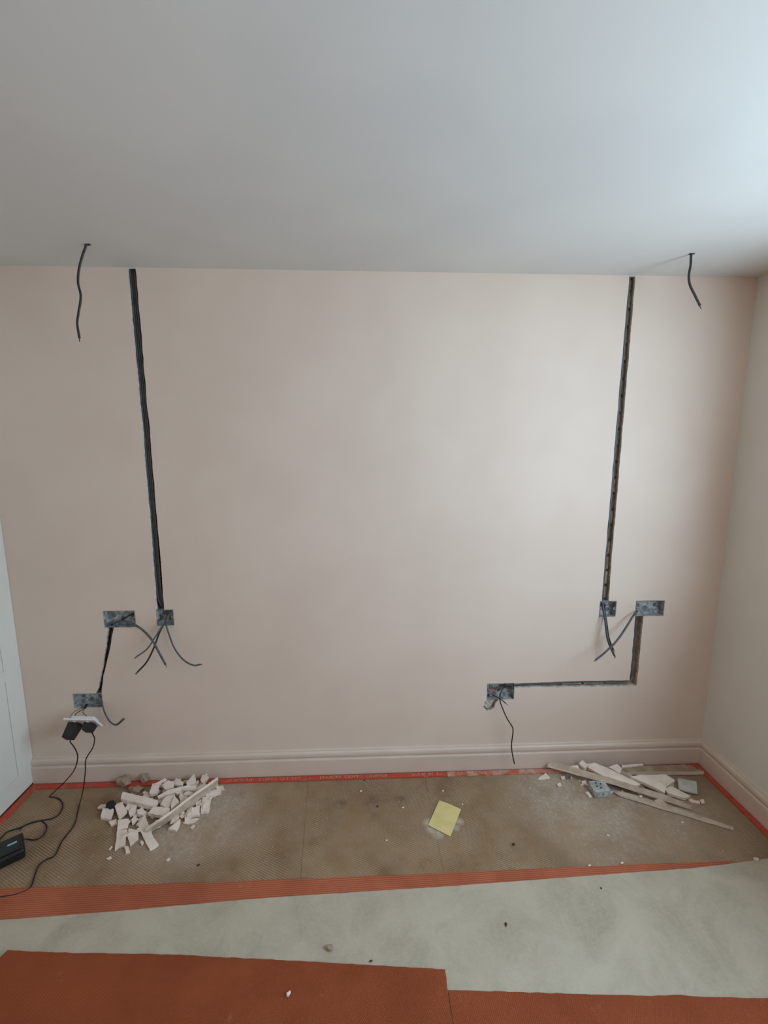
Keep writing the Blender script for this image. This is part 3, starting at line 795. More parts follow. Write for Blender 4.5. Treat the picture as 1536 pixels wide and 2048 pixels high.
cordB = [(-1.2640, -0.1250, 0.3266), (-1.2628, -0.1250, 0.3072), (-1.2791, -0.1200, 0.2630), (-1.3155, -0.1200, 0.2046), (-1.3248, -0.1200, 0.1397), (-1.3445, -0.1200, 0.0454), (-1.3370, -0.1688, 0.0040), (-1.2940, -0.2719, 0.0040), (-1.2925, -0.3544, 0.0040), (-1.2776, -0.4197, 0.0040), (-1.2978, -0.4366, 0.0040), (-1.3115, -0.4619, 0.0040), (-1.2960, -0.5082, 0.0040), (-1.2795, -0.5484, 0.0040), (-1.2887, -0.5672, 0.0040), (-1.3221, -0.5807, 0.0040), (-1.3646, -0.5864, 0.0040), (-1.4000, -0.5958, 0.0040)]
plug(-.036, -.008, .050, .052, .066, 'black charger plug at the left of the dangling socket', cordA, .82, -.004)
plug(.036, -.004, .046, .050, .034, 'black mains plug at the right of the dangling socket', cordB, .8)

ch = [Vector((-1.4529, -0.3471, 0.0450)), Vector((-1.3542, -0.4657, 0.0450))]
ax = (ch[1] - ch[0]); ax.z = 0; ax.normalize()
px = Vector((ax.y, -ax.x, 0)) 
if px.x > 0: px = -px
CM = Matrix((px, ax, Vector((0, 0, 1)))).transposed().to_4x4(); CM.translation = Vector((ch[0].x, ch[0].y, 0))
adp = empty('battery_charger', (ch[0].x, ch[0].y, 0))
adopt(box('case', (0, -.012, .001), (.17, .098, .042), 'black', mtx=CM, bevel=.008), adp)
adopt(box('lid', (.012, .000, .0422), (.158, .086, .047), 'black', mtx=CM, bevel=.002), adp)
adopt(box('label_strip', (.022, .036, .0472), (.052, .046, .0476), 'tag', mtx=CM), adp)
adopt(box('cord_socket', (.02, -.017, .012), (.04, -.012, .028), 'black', mtx=CM, bevel=.001), adp)
tube('lead', [(-1.4957, -0.3100, 0.0200), (-1.5153, -0.2833, 0.0040), (-1.5007, -0.2596, 0.0040), (-1.4679, -0.2452, 0.0040), (-1.4417, -0.2505, 0.0040), (-1.4051, -0.2812, 0.0040), (-1.3928, -0.3235, 0.0040), (-1.4113, -0.3431, 0.0040), (-1.4457, -0.3383, 0.0040), (-1.4607, -0.3471, 0.0140)], .0024, .0024, 'cord', adp, seg=6)
tag(adp, 'black battery charger with a pale blue label at the left edge', 'charger')

# ================================================================== RUBBLE
crng = random.Random(11)
def chunk(name, top, thick, mat, label, cat, group, rough=.0018, face=None, back=None):
    """broken piece: traced top outline with real heights, broken edges, thickness downwards"""
    pts = []
    n0 = len(top)
    for i in range(n0):
        a = Vector(top[i]); q = Vector(top[(i + 1) % n0])
        pts.append(a)
        L = (q - a).length
        k = min(4, int(L / .018))
        for s in range(1, k + 1):
            p = a.lerp(q, s / (k + 1))
            pts.append(p + Vector((crng.uniform(-rough, rough), crng.uniform(-rough, rough), crng.uniform(-.0004, .0004))))
    n = len(pts)
    c = sum(pts, Vector()) / n
    low = []
    for p in pts:
        d = (p - c); d.z = 0
        q = p + Vector(back) if back else p + d * crng.uniform(-.10, .04) - Vector((0, 0, thick))
        q.z = max(q.z, .0012); low.append(q)
    V = pts + low
    tri = tessellate_polygon([[Vector((p.x, p.y, 0)) for p in pts]])
    F = [tuple(t) for t in tri] + [tuple(n + i for i in reversed(t)) for t in tri] + [(i, (i+1) % n, n + (i+1) % n, n + i) for i in range(n)]
    o = link_mesh(name, V, F, mat, mats=[mat, face or mat], face_mats=[1] * len(tri) + [0] * (len(F) - len(tri)))
    bm = bmesh.new(); bm.from_mesh(o.data); bmesh.ops.recalc_face_normals(bm, faces=bm.faces); bm.to_mesh(o.data); bm.free()
    return tag(o, label, cat, group)

LG = 'plaster pieces in the left rubble heap'
def lp(label, thick, *pts, mat='plaster', face=None, back=None): return chunk('plaster_piece', pts, thick, mat, label, 'plaster', LG, face=face, back=back)
lp('long white plaster strip lying diagonally across the left rubble heap', .010, (-0.9518, -0.3419, 0.0260), (-0.8992, -0.3214, 0.0500), (-0.7259, -0.1042, 0.0620), (-0.7187, -0.1020, 0.0620), (-0.7216, -0.1002, 0.0300), (-0.8576, -0.2691, 0.0180), (-0.9479, -0.3382, 0.0040), face='plank', back=(-.004, .012, .004))
lp('long white plaster bar at the top left of the left rubble heap', .022, (-1.1468, -0.1461, 0.0520), (-0.9629, -0.2006, 0.0500), (-0.9731, -0.2269, 0.0440), (-1.1382, -0.1803, 0.0460))
lp('wedge-shaped plaster block against the upper side of the diagonal strip', .016, (-0.9783, -0.2569, 0.0360), (-0.9640, -0.2323, 0.0460), (-0.8866, -0.2464, 0.0460), (-0.8833, -0.2808, 0.0360))
lp('kite-shaped plaster piece just right of the black scrap', .012, (-1.1607, -0.1982, 0.0300), (-1.1305, -0.1842, 0.0340), (-1.0857, -0.2298, 0.0260), (-1.1032, -0.2634, 0.0160))
lp('square plaster piece just below the black scrap', .012, (-1.2084, -0.2040, 0.0220), (-1.1513, -0.2162, 0.0260), (-1.1414, -0.2597, 0.0140), (-1.1931, -0.2476, 0.0120))
lp('squarish plaster piece above the longest front slab of the left heap', .010, (-1.1056, -0.2701, 0.0200), (-1.0594, -0.2690, 0.0220), (-1.0414, -0.3092, 0.0160), (-1.0806, -0.3214, 0.0150))
lp('upright rectangular plaster slab at the front left of the left heap', .009, (-1.0833, -0.3207, 0.0120), (-1.0438, -0.3170, 0.0140), (-1.0118, -0.3948, 0.0100), (-1.0330, -0.3962, 0.0100), (-1.0438, -0.4092, 0.0100))
lp('curved-ended plaster slab second from the front left of the heap', .009, (-1.0373, -0.3133, 0.0150), (-0.9915, -0.3261, 0.0160), (-0.9727, -0.3594, 0.0100), (-0.9914, -0.3920, 0.0100), (-1.0236, -0.3487, 0.0110))
lp('long plaster slab pointing forward under the end of the diagonal strip', .010, (-1.0121, -0.2924, 0.0180), (-0.9933, -0.2598, 0.0280), (-0.9548, -0.3061, 0.0240), (-0.9104, -0.3592, 0.0120), (-0.8744, -0.3924, 0.0110), (-0.9009, -0.4130, 0.0100), (-0.9579, -0.3535, 0.0130))
lp('small plaster chip in front of the upright rectangular slab', .010, (-1.0131, -0.3925, 0.0100), (-0.9938, -0.3988, 0.0110), (-0.9747, -0.4232, 0.0100), (-0.9912, -0.4269, 0.0100))
lp('slender plaster chip at the far front left of the heap', .004, (-1.0732, -0.4032, 0.0050), (-1.0699, -0.3875, 0.0050), (-1.0630, -0.3900, 0.0050), (-1.0649, -0.4066, 0.0050))
lp('pointed plaster piece alone below the middle of the diagonal strip', .012, (-0.8672, -0.3174, 0.0120), (-0.8510, -0.3052, 0.0180), (-0.8310, -0.2764, 0.0200), (-0.8253, -0.3052, 0.0140), (-0.8301, -0.3268, 0.0100))
lp('plaster piece touching the lower side of the diagonal strip', .012, (-0.8231, -0.2536, 0.0180), (-0.8019, -0.2292, 0.0220), (-0.7902, -0.2613, 0.0140), (-0.8117, -0.2781, 0.0110))
lp('square plaster piece in the lower right of the left heap', .012, (-0.7994, -0.2168, 0.0180), (-0.7709, -0.2063, 0.0200), (-0.7556, -0.2501, 0.0120), (-0.7922, -0.2565, 0.0120))
lp('oblong plaster piece standing at the right end of the left heap', .013, (-0.7792, -0.1522, 0.0180), (-0.7377, -0.1539, 0.0180), (-0.7208, -0.2310, 0.0130), (-0.7575, -0.2349, 0.0130))
lp('flat oblong piece right of the upper end of the diagonal strip', .013, (-0.7764, -0.1339, 0.0200), (-0.7128, -0.1031, 0.0200), (-0.6995, -0.1242, 0.0140), (-0.7620, -0.1502, 0.0140))
lp('tiny plaster chip at the far right tip of the left heap', .010, (-0.7279, -0.0862, 0.0140), (-0.7061, -0.0809, 0.0140), (-0.6910, -0.1028, 0.0110), (-0.7114, -0.1062, 0.0120))
lp('small plaster block against the skirting beside the diagonal strip end', .014, (-0.8207, -0.0601, 0.0300), (-0.8200, -0.0341, 0.0380), (-0.7850, -0.0454, 0.0380), (-0.7967, -0.0818, 0.0260))
lp('pointed upright plaster shard at the back of the left heap', .012, (-0.8820, -0.0774, 0.0360), (-0.8518, -0.0481, 0.0560), (-0.8343, -0.0779, 0.0400), (-0.8414, -0.0925, 0.0340), (-0.8736, -0.0939, 0.0300))
lp('flat plaster flake left of the pointed shard at the back', .010, (-0.9441, -0.0685, 0.0360), (-0.9356, -0.0593, 0.0440), (-0.8941, -0.0817, 0.0400), (-0.8948, -0.0928, 0.0320), (-0.9323, -0.0863, 0.0320))
lp('square plaster piece at the back left of the curved strip', .014, (-1.0284, -0.1269, 0.0440), (-1.0314, -0.0995, 0.0520), (-0.9948, -0.1041, 0.0520), (-0.9875, -0.1479, 0.0400), (-1.0250, -0.1470, 0.0380))
lp('curved long plaster strip in the upper middle of the left heap', .009, (-0.9818, -0.1612, 0.0360), (-0.9449, -0.1311, 0.0420), (-0.8614, -0.1107, 0.0460), (-0.8194, -0.1125, 0.0440), (-0.8236, -0.1335, 0.0360), (-0.8845, -0.1237, 0.0360), (-0.9158, -0.1369, 0.0340), (-0.9749, -0.1674, 0.0300))
lp('pale lump between the back flakes of the left heap', .018, (-0.9900, -0.0964, 0.0400), (-0.9672, -0.0779, 0.0500), (-0.9333, -0.0871, 0.0460), (-0.9329, -0.1064, 0.0360), (-0.9649, -0.1180, 0.0340))
lp('broad pale plaster flake above the diagonal strip middle', .012, (-0.9474, -0.2082, 0.0360), (-0.9372, -0.1698, 0.0420), (-0.9023, -0.1573, 0.0400), (-0.8960, -0.2103, 0.0360), (-0.9008, -0.2354, 0.0340))
lp('small triangular plaster flake touching the diagonal strip middle', .008, (-0.8954, -0.2136, 0.0440), (-0.8950, -0.1738, 0.0480), (-0.8620, -0.2094, 0.0440), (-0.8820, -0.2476, 0.0420))
lp('triangular plaster piece under the curved strip', .010, (-0.8911, -0.1361, 0.0340), (-0.8388, -0.1662, 0.0300), (-0.8617, -0.2040, 0.0300))
lp('little flat plaster chip below the right end of the curved strip', .008, (-0.8624, -0.1502, 0.0400), (-0.8446, -0.1431, 0.0420), (-0.8178, -0.1520, 0.0400), (-0.8237, -0.1630, 0.0380), (-0.8558, -0.1618, 0.0360))
lp('narrow plaster piece tilted below the top left bar', .012, (-1.0747, -0.2389, 0.0240), (-1.0768, -0.2033, 0.0340), (-1.0540, -0.2070, 0.0340), (-1.0463, -0.2347, 0.0240), (-1.0632, -0.2494, 0.0200))
lp('thin plaster sliver between the kite-shaped and narrow pieces', .010, (-1.1007, -0.2162, 0.0240), (-1.1012, -0.1945, 0.0320), (-1.0751, -0.2006, 0.0340), (-1.0781, -0.2285, 0.0220))
lp('rounded plaster lump in the centre left of the left heap', .016, (-1.0404, -0.2306, 0.0300), (-1.0231, -0.2238, 0.0340), (-0.9916, -0.2435, 0.0300), (-1.0053, -0.2535, 0.0240), (-1.0298, -0.2472, 0.0240))
lp('small plaster chunk below the square piece at the left edge', .010, (-1.1463, -0.2704, 0.0120), (-1.1170, -0.2613, 0.0160), (-1.1044, -0.2803, 0.0100), (-1.1262, -0.2880, 0.0100))
lp('small upright chip left of the forward-pointing slab', .010, (-1.0464, -0.2674, 0.0200), (-1.0351, -0.2533, 0.0260), (-1.0207, -0.2767, 0.0180), (-1.0347, -0.2884, 0.0140))
lp('plaster chip wedged right of the diagonal strip middle', .012, (-0.7965, -0.1889, 0.0180), (-0.7766, -0.1714, 0.0220), (-0.7743, -0.1877, 0.0160), (-0.7907, -0.2005, 0.0140))
lp('flat grey flake lying on the carpet dust right of the heap front', .005, (-0.8177, -0.2855, 0.0060), (-0.7989, -0.2677, 0.0080), (-0.7550, -0.2643, 0.0080), (-0.7702, -0.2850, 0.0060), (-0.7941, -0.2916, 0.0060))
lp('lone tiny chip to the right of the pointed lower piece', .005, (-0.7754, -0.3126, 0.0060), (-0.7681, -0.2953, 0.0060), (-0.7584, -0.2997, 0.0060), (-0.7643, -0.3165, 0.0060))
lp('thin plaster splinter along the skirting at the back of the heap', .005, (-1.0217, -0.1054, 0.0540), (-0.9825, -0.0784, 0.0600), (-0.9720, -0.0815, 0.0580), (-1.0046, -0.1080, 0.0520))
lp('crumb between the two front slabs of the left heap', .008, (-0.9573, -0.3787, 0.0090), (-0.9544, -0.3695, 0.0100), (-0.9413, -0.3784, 0.0090), (-0.9440, -0.3912, 0.0090))
lp('thin plaster sliver under the top left bar', .006, (-1.0415, -0.2065, 0.0300), (-1.0002, -0.2082, 0.0320), (-0.9868, -0.2171, 0.0280), (-1.0276, -0.2159, 0.0260))
lp('lone flat chip in front of the left heap, near the cord', .004, (-1.0594, -0.4454, 0.0050), (-1.0471, -0.4347, 0.0050), (-1.0377, -0.4420, 0.0050), (-1.0479, -0.4501, 0.0050))
lp('lone chip on bare floor in front of the left heap', .004, (-0.8160, -0.4607, 0.0050), (-0.8058, -0.4508, 0.0050), (-0.7988, -0.4563, 0.0050), (-0.8053, -0.4675, 0.0050))
lp('white-edged plaster sliver at the left tip of the heap', .006, (-1.2425, -0.1884, 0.0100), (-1.2361, -0.1724, 0.0120), (-1.2136, -0.1727, 0.0140), (-1.2032, -0.1878, 0.0120), (-1.2332, -0.1932, 0.0090))
lp('dusty plaster piece half buried behind the diagonal strip', .014, (-0.8235, -0.1102, 0.0300), (-0.7880, -0.0853, 0.0340), (-0.7745, -0.0980, 0.0300), (-0.8142, -0.1421, 0.0260))
chunk('plastic_scrap', [(-1.1941, -0.2045, 0.0320), (-1.1914, -0.1884, 0.0400), (-1.1701, -0.1830, 0.0420), (-1.1509, -0.1985, 0.0400), (-1.1546, -0.2133, 0.0300), (-1.1707, -0.2176, 0.0280)], .018, 'scrap',
      'black scrap at the left end of the left rubble heap', 'scrap', None, rough=.003)
# smaller fragments making up the body of the heap, under the traced pieces
hr = random.Random(5)
small = []
def in_heap(x, y):
    pts = [(-1.2066, -0.2184, 0.0000), (-1.1843, -0.0879, 0.0000), (-1.0615, -0.0433, 0.0000), (-0.9467, -0.0223, 0.0000), (-0.8026, -0.0218, 0.0000), (-0.7184, -0.0890, -0.0000), (-0.7393, -0.2052, -0.0000), (-0.8040, -0.2669, 0.0000), (-0.8951, -0.2939, -0.0000), (-0.9857, -0.3489, 0.0000), (-1.0331, -0.3750, 0.0000)]
    c = False
    for i in range(len(pts)):
        (x1, y1, _), (x2, y2, _) = pts[i], pts[(i+1) % len(pts)]
        if (y1 > y) != (y2 > y) and x < (x2-x1)*(y-y1)/(y2-y1) + x1: c = not c
    return c
protos = []
for i in range(6):
    bm = bmesh.new()
    w, h, t = hr.uniform(.018, .034), hr.uniform(.014, .024), hr.uniform(.007, .011)
    k = hr.choice((4, 5, 5))
    a = [bm.verts.new((w * math.cos(2*math.pi*(j+hr.uniform(-.2,.2))/k) * .6, h * math.sin(2*math.pi*(j+hr.uniform(-.2,.2))/k) * .6, t/2)) for j in range(k)]
    b = [bm.verts.new((q.co.x * hr.uniform(.85, 1.05), q.co.y * hr.uniform(.85, 1.05), -t/2)) for q in a]
    bm.faces.new(a); bm.faces.new(list(reversed(b)))
    for j in range(k): bm.faces.new((a[j], b[j], b[(j+1) % k], a[(j+1) % k]))
    bmesh.ops.recalc_face_normals(bm, faces=bm.faces)
    me = bpy.data.meshes.new('plaster_fragment'); bm.to_mesh(me); bm.free(); me.materials.append(M['plaster'])
    protos.append(me)
cnt = 0
while cnt < 110:
    x, y = hr.uniform(-1.06, -.60), hr.uniform(-.42, -.03)
    if not in_heap(x, y): continue
    lvl = cnt % 3
    o = bpy.data.objects.new('plaster_fragment', hr.choice(protos)); COL.objects.link(o)
    e = max(0.0, 1 - abs(x + .83) / .26)
    o.location = (x, y, .007 + lvl * .008 * e)
    o.rotation_euler = (hr.uniform(-.35, .35) * (lvl > 0), hr.uniform(-.35, .35) * (lvl > 0), hr.uniform(0, 6.28))
    tag(o, 'small broken plaster fragment filling the gaps of the left rubble heap', 'plaster', 'small fragments in the left rubble heap')
    cnt += 1

rheap = [(0.9621, -0.0896, 0.0000), (1.0933, -0.0152, 0.0000), (1.1604, -0.0180, -0.0000), (1.2980, -0.0442, 0.0000), (1.4788, -0.0918, 0.0000), (1.5193, -0.1509, -0.0000), (1.5607, -0.2593, 0.0000), (1.4166, -0.2866, 0.0000), (1.2522, -0.2207, 0.0000), (1.0655, -0.2042, 0.0000), (1.0494, -0.1219, 0.0000)]
def inside(poly, x, y):
    c = False
    for i in range(len(poly)):
        (x1, y1, _), (x2, y2, _) = poly[i], poly[(i+1) % len(poly)]
        if (y1 > y) != (y2 > y) and x < (x2-x1)*(y-y1)/(y2-y1) + x1: c = not c
    return c
cnt = 0
while cnt < 34:
    x, y = hr.uniform(.95, 1.6), hr.uniform(-.32, -.06)
    if not inside(rheap, x, y): continue
    o = bpy.data.objects.new('plaster_fragment', hr.choice(protos)); COL.objects.link(o)
    s = hr.uniform(.35, .7); o.scale = (s, s, s)
    o.location = (x, y, .0062 * s); o.rotation_euler = (0, 0, hr.uniform(0, 6.28))
    tag(o, 'small plaster fragment scattered among the strips of the right rubble heap', 'plaster', 'small fragments in the right rubble heap')
    cnt += 1

def lump(name, c, r, mat, label, cat, seed=0):
    bm = bmesh.new()
    big = max(r) > .013
    bmesh.ops.create_icosphere(bm, subdivisions=3 if big else 2, radius=1)
    r_ = random.Random(seed)
    ph = [r_.uniform(0, 6.28) for _ in range(6)]
    for q in bm.verts:
        p = q.co.copy()
        s = 1 + .30 * math.sin(2.6*p.x + ph[0]) * math.sin(3*p.y + ph[1]) + .16 * math.sin(5*p.z + ph[2]) * math.sin(6*p.x + ph[3]) + r_.uniform(-.05, .05) * (1 if big else 3)
        q.co = Vector((p.x * r[0] * s, p.y * r[1] * s, max(p.z * r[2] * s, -r[2] * .75)))
    o = from_bm(name, bm, mat)
    o.location = (c[0], c[1], c[2] + r[2] * .75 + .0008)
    return tag(o, label, cat)
lump('mortar_lump', (*(-1.1919, -0.0481), 0.006), (.034, .020, .024), 'lump', 'large brown mortar lump against the skirting behind the left heap', 'mortar', 1)
lump('mortar_lump', (*(-1.1006, -0.0324), 0.006), (.018, .014, .024), 'lump', 'small brown mortar lump against the skirting behind the left heap', 'mortar', 2)
lump('mortar_lump', (*(-1.1201, -0.0860), 0.0), (.030, .020, .014), 'lump', 'low brown mortar lump between the skirting and the top left bar', 'mortar', 3)

RG = 'pieces in the right rubble heap'
def rp(label, thick, *pts, mat='plaster', name='plaster_piece', cat='plaster'):
    edge = 'plaster' if mat in ('plank', 'timber') else mat
    return chunk(name, pts, thick, edge, label, cat, RG, face=mat)
rp('longest brown-faced plaster strip leaning over the steel box', .009, (0.9453, -0.0351, 0.0520), (0.9886, -0.0472, 0.0520), (1.2101, -0.1647, 0.0500), (1.4007, -0.2547, 0.0360), (1.4996, -0.2983, 0.0120), (1.4830, -0.3041, 0.0120), (1.3844, -0.2697, 0.0280), (1.2016, -0.1810, 0.0400), (0.9246, -0.0504, 0.0420), mat='plank')
rp('lowest long thin strip reaching furthest right across the floor', .010, (1.1828, -0.1988, 0.0180), (1.2239, -0.2067, 0.0180), (1.4092, -0.2951, 0.0140), (1.5935, -0.4107, 0.0120), (1.5800, -0.4160, 0.0120), (1.3923, -0.3191, 0.0130), (1.1859, -0.2123, 0.0150), mat='plank')
rp('brown-faced plank at the back beside the right corner', .018, (1.3085, -0.0484, 0.0260), (1.6596, -0.0565, 0.0240), (1.7080, -0.0985, 0.0220), (1.3161, -0.0866, 0.0240), mat='timber')
rp('white plaster strip slanting just behind the longest strip', .014, (1.1191, -0.0618, 0.0560), (1.1568, -0.0603, 0.0600), (1.1948, -0.0867, 0.0580), (1.3099, -0.2015, 0.0520), (1.2838, -0.2024, 0.0460), (1.1553, -0.1340, 0.0500), (1.1160, -0.0805, 0.0500))
rp('white slab with a slanting front edge in the middle of the right heap', .014, (1.2909, -0.1492, 0.0500), (1.3526, -0.1423, 0.0540), (1.4132, -0.1824, 0.0500), (1.4247, -0.2185, 0.0440), (1.4026, -0.2419, 0.0360), (1.3717, -0.2040, 0.0380))
rp('broad white slab behind the slanting white slab', .012, (1.3628, -0.1388, 0.0460), (1.4812, -0.1312, 0.0420), (1.5070, -0.1650, 0.0360), (1.4300, -0.2071, 0.0340), (1.4194, -0.1749, 0.0380))
rp('white square-ended bar in front of the pale plastic cover', .014, (1.4282, -0.2101, 0.0320), (1.4649, -0.1978, 0.0340), (1.5271, -0.2439, 0.0180), (1.4949, -0.2521, 0.0150), (1.4278, -0.2292, 0.0240))
rp('brown-topped strip beside the white slanting strip', .014, (1.2048, -0.0827, 0.0520), (1.2283, -0.0801, 0.0540), (1.3006, -0.1329, 0.0520), (1.3066, -0.1475, 0.0480), (1.2785, -0.1222, 0.0440), (1.2260, -0.0856, 0.0440), mat='plank')
rp('small white block at the top of the right heap', .012, (1.2133, -0.0905, 0.0580), (1.2661, -0.0776, 0.0620), (1.2758, -0.1026, 0.0560), (1.2542, -0.1256, 0.0500), (1.2350, -0.1078, 0.0520))
rp('white triangular chip lying left of the right heap', .006, (0.8535, -0.0952, 0.0060), (0.9061, -0.0602, 0.0100), (0.9181, -0.0923, 0.0070), (0.8638, -0.1004, 0.0060))
rp('small grey chip in front of the rubber ring', .006, (0.9350, -0.1310, 0.0070), (0.9554, -0.1237, 0.0080), (0.9533, -0.1447, 0.0070), (0.9340, -0.1464, 0.0060))
rp('crumpled grey piece at the top left of the right heap', .014, (1.0775, -0.0585, 0.0580), (1.1033, -0.0445, 0.0640), (1.1209, -0.0700, 0.0560), (1.0929, -0.0855, 0.0500))
rp('white flake between the longest strip and the skirting', .008, (1.0318, -0.0669, 0.0500), (1.0669, -0.0628, 0.0520), (1.0715, -0.0816, 0.0460), (1.0383, -0.0803, 0.0460))
rp('brown chip poking from under the longest strip', .008, (1.3407, -0.2623, 0.0200), (1.3721, -0.2579, 0.0240), (1.3901, -0.2850, 0.0160), (1.3618, -0.2849, 0.0140), mat='plank')
rp('flat pale chip in front of the plastic cover', .006, (1.5120, -0.2535, 0.0080), (1.5624, -0.2649, 0.0080), (1.5482, -0.2800, 0.0070), (1.5160, -0.2669, 0.0070))
rp('tiny chip at the right tip of the right heap', .006, (1.5677, -0.2564, 0.0070), (1.5862, -0.2540, 0.0080), (1.5760, -0.2745, 0.0070), (1.5597, -0.2760, 0.0060))
rp('thin white splinter on the plank at the back of the right heap', .006, (1.3068, -0.0502, 0.0340), (1.4169, -0.0455, 0.0340), (1.4190, -0.0544, 0.0320), (1.2994, -0.0657, 0.0320))
rp('white crumb left of the steel box', .008, (1.0621, -0.1211, 0.0100), (1.0887, -0.1170, 0.0120), (1.0799, -0.1406, 0.0100), (1.0585, -0.1404, 0.0090))
rp('broken crumbs of plaster at the front left of the steel box', .008, (1.0473, -0.1917, 0.0090), (1.0649, -0.1873, 0.0100), (1.0671, -0.2188, 0.0090), (1.0537, -0.2180, 0.0080))
rp('grey white chip behind the rubber ring', .006, (0.9726, -0.0876, 0.0100), (0.9932, -0.0840, 0.0120), (0.9901, -0.1009, 0.0100), (0.9710, -0.1046, 0.0090))
rp('white crumb on the low strip beside the brown chip', .006, (1.2806, -0.2409, 0.0260), (1.2941, -0.2392, 0.0270), (1.2934, -0.2472, 0.0250), (1.2810, -0.2473, 0.0240))
rp('plaster block supporting the white strips under the right heap', .026, (1.1872, -0.1038, 0.0360), (1.2925, -0.1490, 0.0340), (1.3331, -0.1989, 0.0320), (1.2449, -0.1563, 0.0340), mat='plaster_back')
rp('plaster block supporting the slabs beside the pale cover', .022, (1.3896, -0.1670, 0.0300), (1.5098, -0.1603, 0.0280), (1.4719, -0.2044, 0.0240), (1.4165, -0.2132, 0.0220), mat='plaster_back')

# pale rounded cover plate lying in the heap
c0 = Vector((1.5384, -0.1402, 0.0300)); c1 = Vector((1.6208, -0.1625, 0.0260)); c2 = Vector((1.5790, -0.2258, 0.0140)); c3_ = Vector((1.5027, -0.1970, 0.0180))
bm = bmesh.new()
tp = [bm.verts.new(p) for p in (c0, c1, c2, c3_)]
bt = [bm.verts.new(Vector((p.x, p.y, max(p.z - .014, .0015)))) for p in (c0, c1, c2, c3_)]
bm.faces.new(tp); bm.faces.new(list(reversed(bt)))
for i in range(4): bm.faces.new((tp[i], tp[(i+1) % 4], bt[(i+1) % 4], bt[i]))
bmesh.ops.recalc_face_normals(bm, faces=bm.faces)
bmesh.ops.bevel(bm, geom=[e for e in bm.edges], offset=.0055, segments=3, affect='EDGES', profile=.5)
tag(from_bm('cover_plate', bm, 'grey_plastic', smooth=True), 'pale grey rounded plastic cover at the right of the right heap', 'cover plate')

# discarded steel box on the floor
A0 = Vector((1.0762, -0.1502, 0.0340)); A1 = Vector((1.1517, -0.1590, 0.0340)); A2 = Vector((1.1638, -0.2164, 0.0340)); A3 = Vector((1.0840, -0.2175, 0.0340))
ctr = (A0 + A1 + A2 + A3) / 4; ctr.z = 0
ux = (A2 - A3); wid = ux.length; ux.normalize()
uy = (A0 - A3); dep = uy.length; uy = (uy - ux * uy.dot(ux)).normalized()
SM = Matrix((ux, uy, Vector((0, 0, 1)))).transposed().to_4x4(); SM.translation = Vector((ctr.x, ctr.y, .0012))
fb = empty('steel_box', (ctr.x, ctr.y, 0))
adopt(box('box_body', (-wid/2, -dep/2, 0), (wid/2, dep/2, .034), 'steel_pale', mtx=SM, bevel=.0015), fb)
for x, y in ((-.008, .02), (.012, .012), (.0, -.012), (-.014, -.002)):
    bm = bmesh.new(); bmesh.ops.create_cone(bm, cap_ends=True, segments=10, radius1=.0045, radius2=.0045, depth=.0008, matrix=SM @ Matrix.Translation((x, y, .0345)))
    adopt(from_bm('knockout', bm, 'black'), fb)
bm = bmesh.new(); bmesh.ops.create_cone(bm, cap_ends=True, segments=8, radius1=.003, radius2=.003, depth=.0008, matrix=SM @ Matrix.Translation((0, -dep/2 - .0003, .018)) @ Matrix.Rotation(math.pi/2, 4, 'X'))
adopt(from_bm('screw_hole', bm, 'black'), fb)
tag(fb, 'loose steel back box lying under the longest strip in the right heap', 'back box')

# rubber ring
rc = Vector((1.0111, -0.0902, 0.0100))
pts = [rc + Vector((.011*math.cos(a), .004*math.sin(a), .009*math.sin(a))) for a in [i*math.pi/6 for i in range(13)]]
r_ = tube('rubber_ring', pts, .0035, .0035, 'rubber', seg=8, n=3)
tag(r_, 'small grey rubber ring left of the right heap', 'ring')

# ================================================================== NOTE AND LOOSE CRUMBS
N = [Vector(p) for p in ((0.3386, -0.2049, 0.0040), (0.4302, -0.2598, 0.0030), (0.3550, -0.3990, 0.0020), (0.2664, -0.3393, 0.0040))]
V, F = [], []
gn = 8
for layer in (0, 1):
    for i in range(gn + 1):
        for j in range(gn + 1):
            s, t = i / gn, j / gn
            p = N[0].lerp(N[1], s).lerp(N[3].lerp(N[2], s), t)
            p.z += .0025 * math.sin(math.pi * s) * (1 - t) - layer * .0006
            V.append(p)
w = gn + 1; o2 = w * w
for i in range(gn):
    for j in range(gn):
        a = i*w + j
        F.append((a, a+1, a+w+1, a+w)); F.append((o2+a, o2+a+w, o2+a+w+1, o2+a+1))
for i in range(gn):
    for a, b in ((i*w, (i+1)*w), (i*w+gn, (i+1)*w+gn), (i, i+1), (gn*w+i, gn*w+i+1)):
        F.append((a, b, o2+b, o2+a))
nt = link_mesh('paper_note', V, F, 'note')
bm = bmesh.new(); bm.from_mesh(nt.data); bmesh.ops.recalc_face_normals(bm, faces=bm.faces); bm.to_mesh(nt.data); bm.free()
tag(nt, 'yellow square of paper lying on the brown floor', 'paper note')

def crumb(p, r, mat, label, seed):
    o = lump('floor_crumb', p, r, mat, label, 'crumb', seed); o['group'] = 'loose crumbs on the floor'
crumb((-0.1290, -0.8122, 0.0080), (.012, .008, .007), 'lump', 'brown crumb on the white sheet near the left foreground underlay', 21)
crumb((0.4804, -0.7632, 0.0080), (.004, .006, .003), 'seed', 'dark seed-like crumb in the middle of the white sheet', 22)
crumb((-0.2431, -0.9361, 0.0140), (.006, .007, .005), 'plaster', 'white plaster crumb on the left foreground underlay', 23)
crumb((0.6122, -0.4486, -0.0000), (.006, .005, .004), 'seed', 'dark crumb on the brown floor right of the yellow paper', 24)
crumb((-0.0139, -0.0646, 0.0000), (.004, .003, .003), 'seed', 'dark crumb by the middle gripper strip', 25)
crumb((0.0466, -0.2276, 0.0000), (.005, .004, .003), 'seed', 'dark crumb on the brown floor left of the yellow paper', 26)
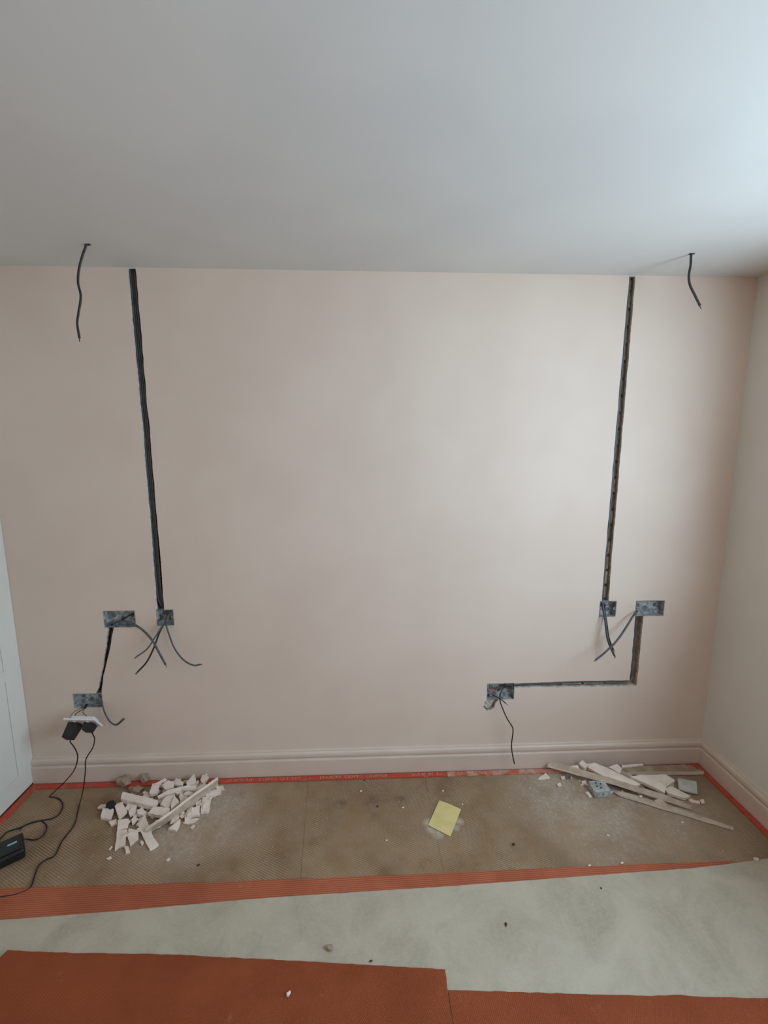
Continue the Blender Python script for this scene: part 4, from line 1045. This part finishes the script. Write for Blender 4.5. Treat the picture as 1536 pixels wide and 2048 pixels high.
crumb((0.1643, -0.2383, 0.0000), (.006, .004, .003), 'plaster', 'white crumb just left of the yellow paper', 27)
crumb((0.0799, -0.4073, 0.0000), (.005, .004, .003), 'plaster', 'white crumb on brown floor below left of the yellow paper', 28)
crumb((0.3663, -0.1482, 0.0000), (.005, .004, .003), 'plaster', 'white crumb above the yellow paper', 29)
crumb((0.4432, -0.2327, 0.0000), (.004, .003, .003), 'plaster', 'tiny white crumb off the right corner of the yellow paper', 30)
crumb((-0.6764, -0.4864, 0.0000), (.005, .004, .003), 'seed', 'dark crumb on the brown floor below the left heap', 31)
crumb((-0.0307, -0.1316, 0.0000), (.006, .004, .003), 'plaster', 'white crumb near the middle gripper strip', 32)
crumb((1.0174, -0.5534, 0.0050), (.007, .004, .003), 'plaster', 'white crumb on the orange ribbed strip at the right', 33)
crumb((0.8820, -0.5583, 0.0050), (.006, .003, .003), 'plaster', 'flat white crumb on the orange ribbed strip', 34)
crumb((1.3989, -0.3721, -0.0000), (.006, .004, .003), 'plaster', 'white crumb in front of the lowest long strip', 35)
crumb((1.0323, -0.4229, 0.0000), (.006, .004, .003), 'plaster', 'white crumb on the floor in front of the right heap', 36)
crumb((1.5640, -0.5639, 0.0080), (.010, .006, .005), 'plaster', 'pale crumb at the far edge of the white sheet on the right', 37)
crumb((0.0083, -0.8540, 0.0080), (.005, .003, .002), 'seed', 'small brown crumb at the edge of the left foreground underlay', 38)
crumb((0.8788, -0.6513, 0.0080), (.003, .004, .002), 'seed', 'tiny dark crumb near the far edge of the white sheet', 39)

# plaster grit too fine to count
gr = random.Random(17)
V, F = [], []
def grit(x, y, z, s):
    k0 = len(V)
    a = gr.uniform(0, 6.28)
    for i in range(3):
        V.append((x + s * math.cos(a + i*2.1) * gr.uniform(.6, 1.2), y + s * math.sin(a + i*2.1) * gr.uniform(.6, 1.2), z))
    V.append((x, y, z + s * gr.uniform(.5, 1)))
    F.extend([(k0, k0+1, k0+3), (k0+1, k0+2, k0+3), (k0+2, k0, k0+3), (k0, k0+2, k0+1)])
for i in range(900):
    h = gr.random()
    if h < .40: x, y = gr.gauss(-.80, .17), gr.gauss(-.24, .10)
    elif h < .80: x, y = gr.gauss(1.15, .22), gr.gauss(-.22, .12)
    else: x, y = gr.uniform(-1.3, 1.6), gr.uniform(-.53, -.08)
    if not (XL + .04 < x < XR - .06 and -.535 < y < -.06): continue
    grit(x, y, .0004, gr.choice((.0008, .001, .0012, .0018, .0026)))
o = link_mesh('plaster_grit', V, F, 'plaster')
tag(o, 'fine white plaster grit sprinkled over the brown floor', 'grit'); o['kind'] = 'stuff'
for ob in bpy.data.objects:
    if '_base' in ob: del ob['_base']
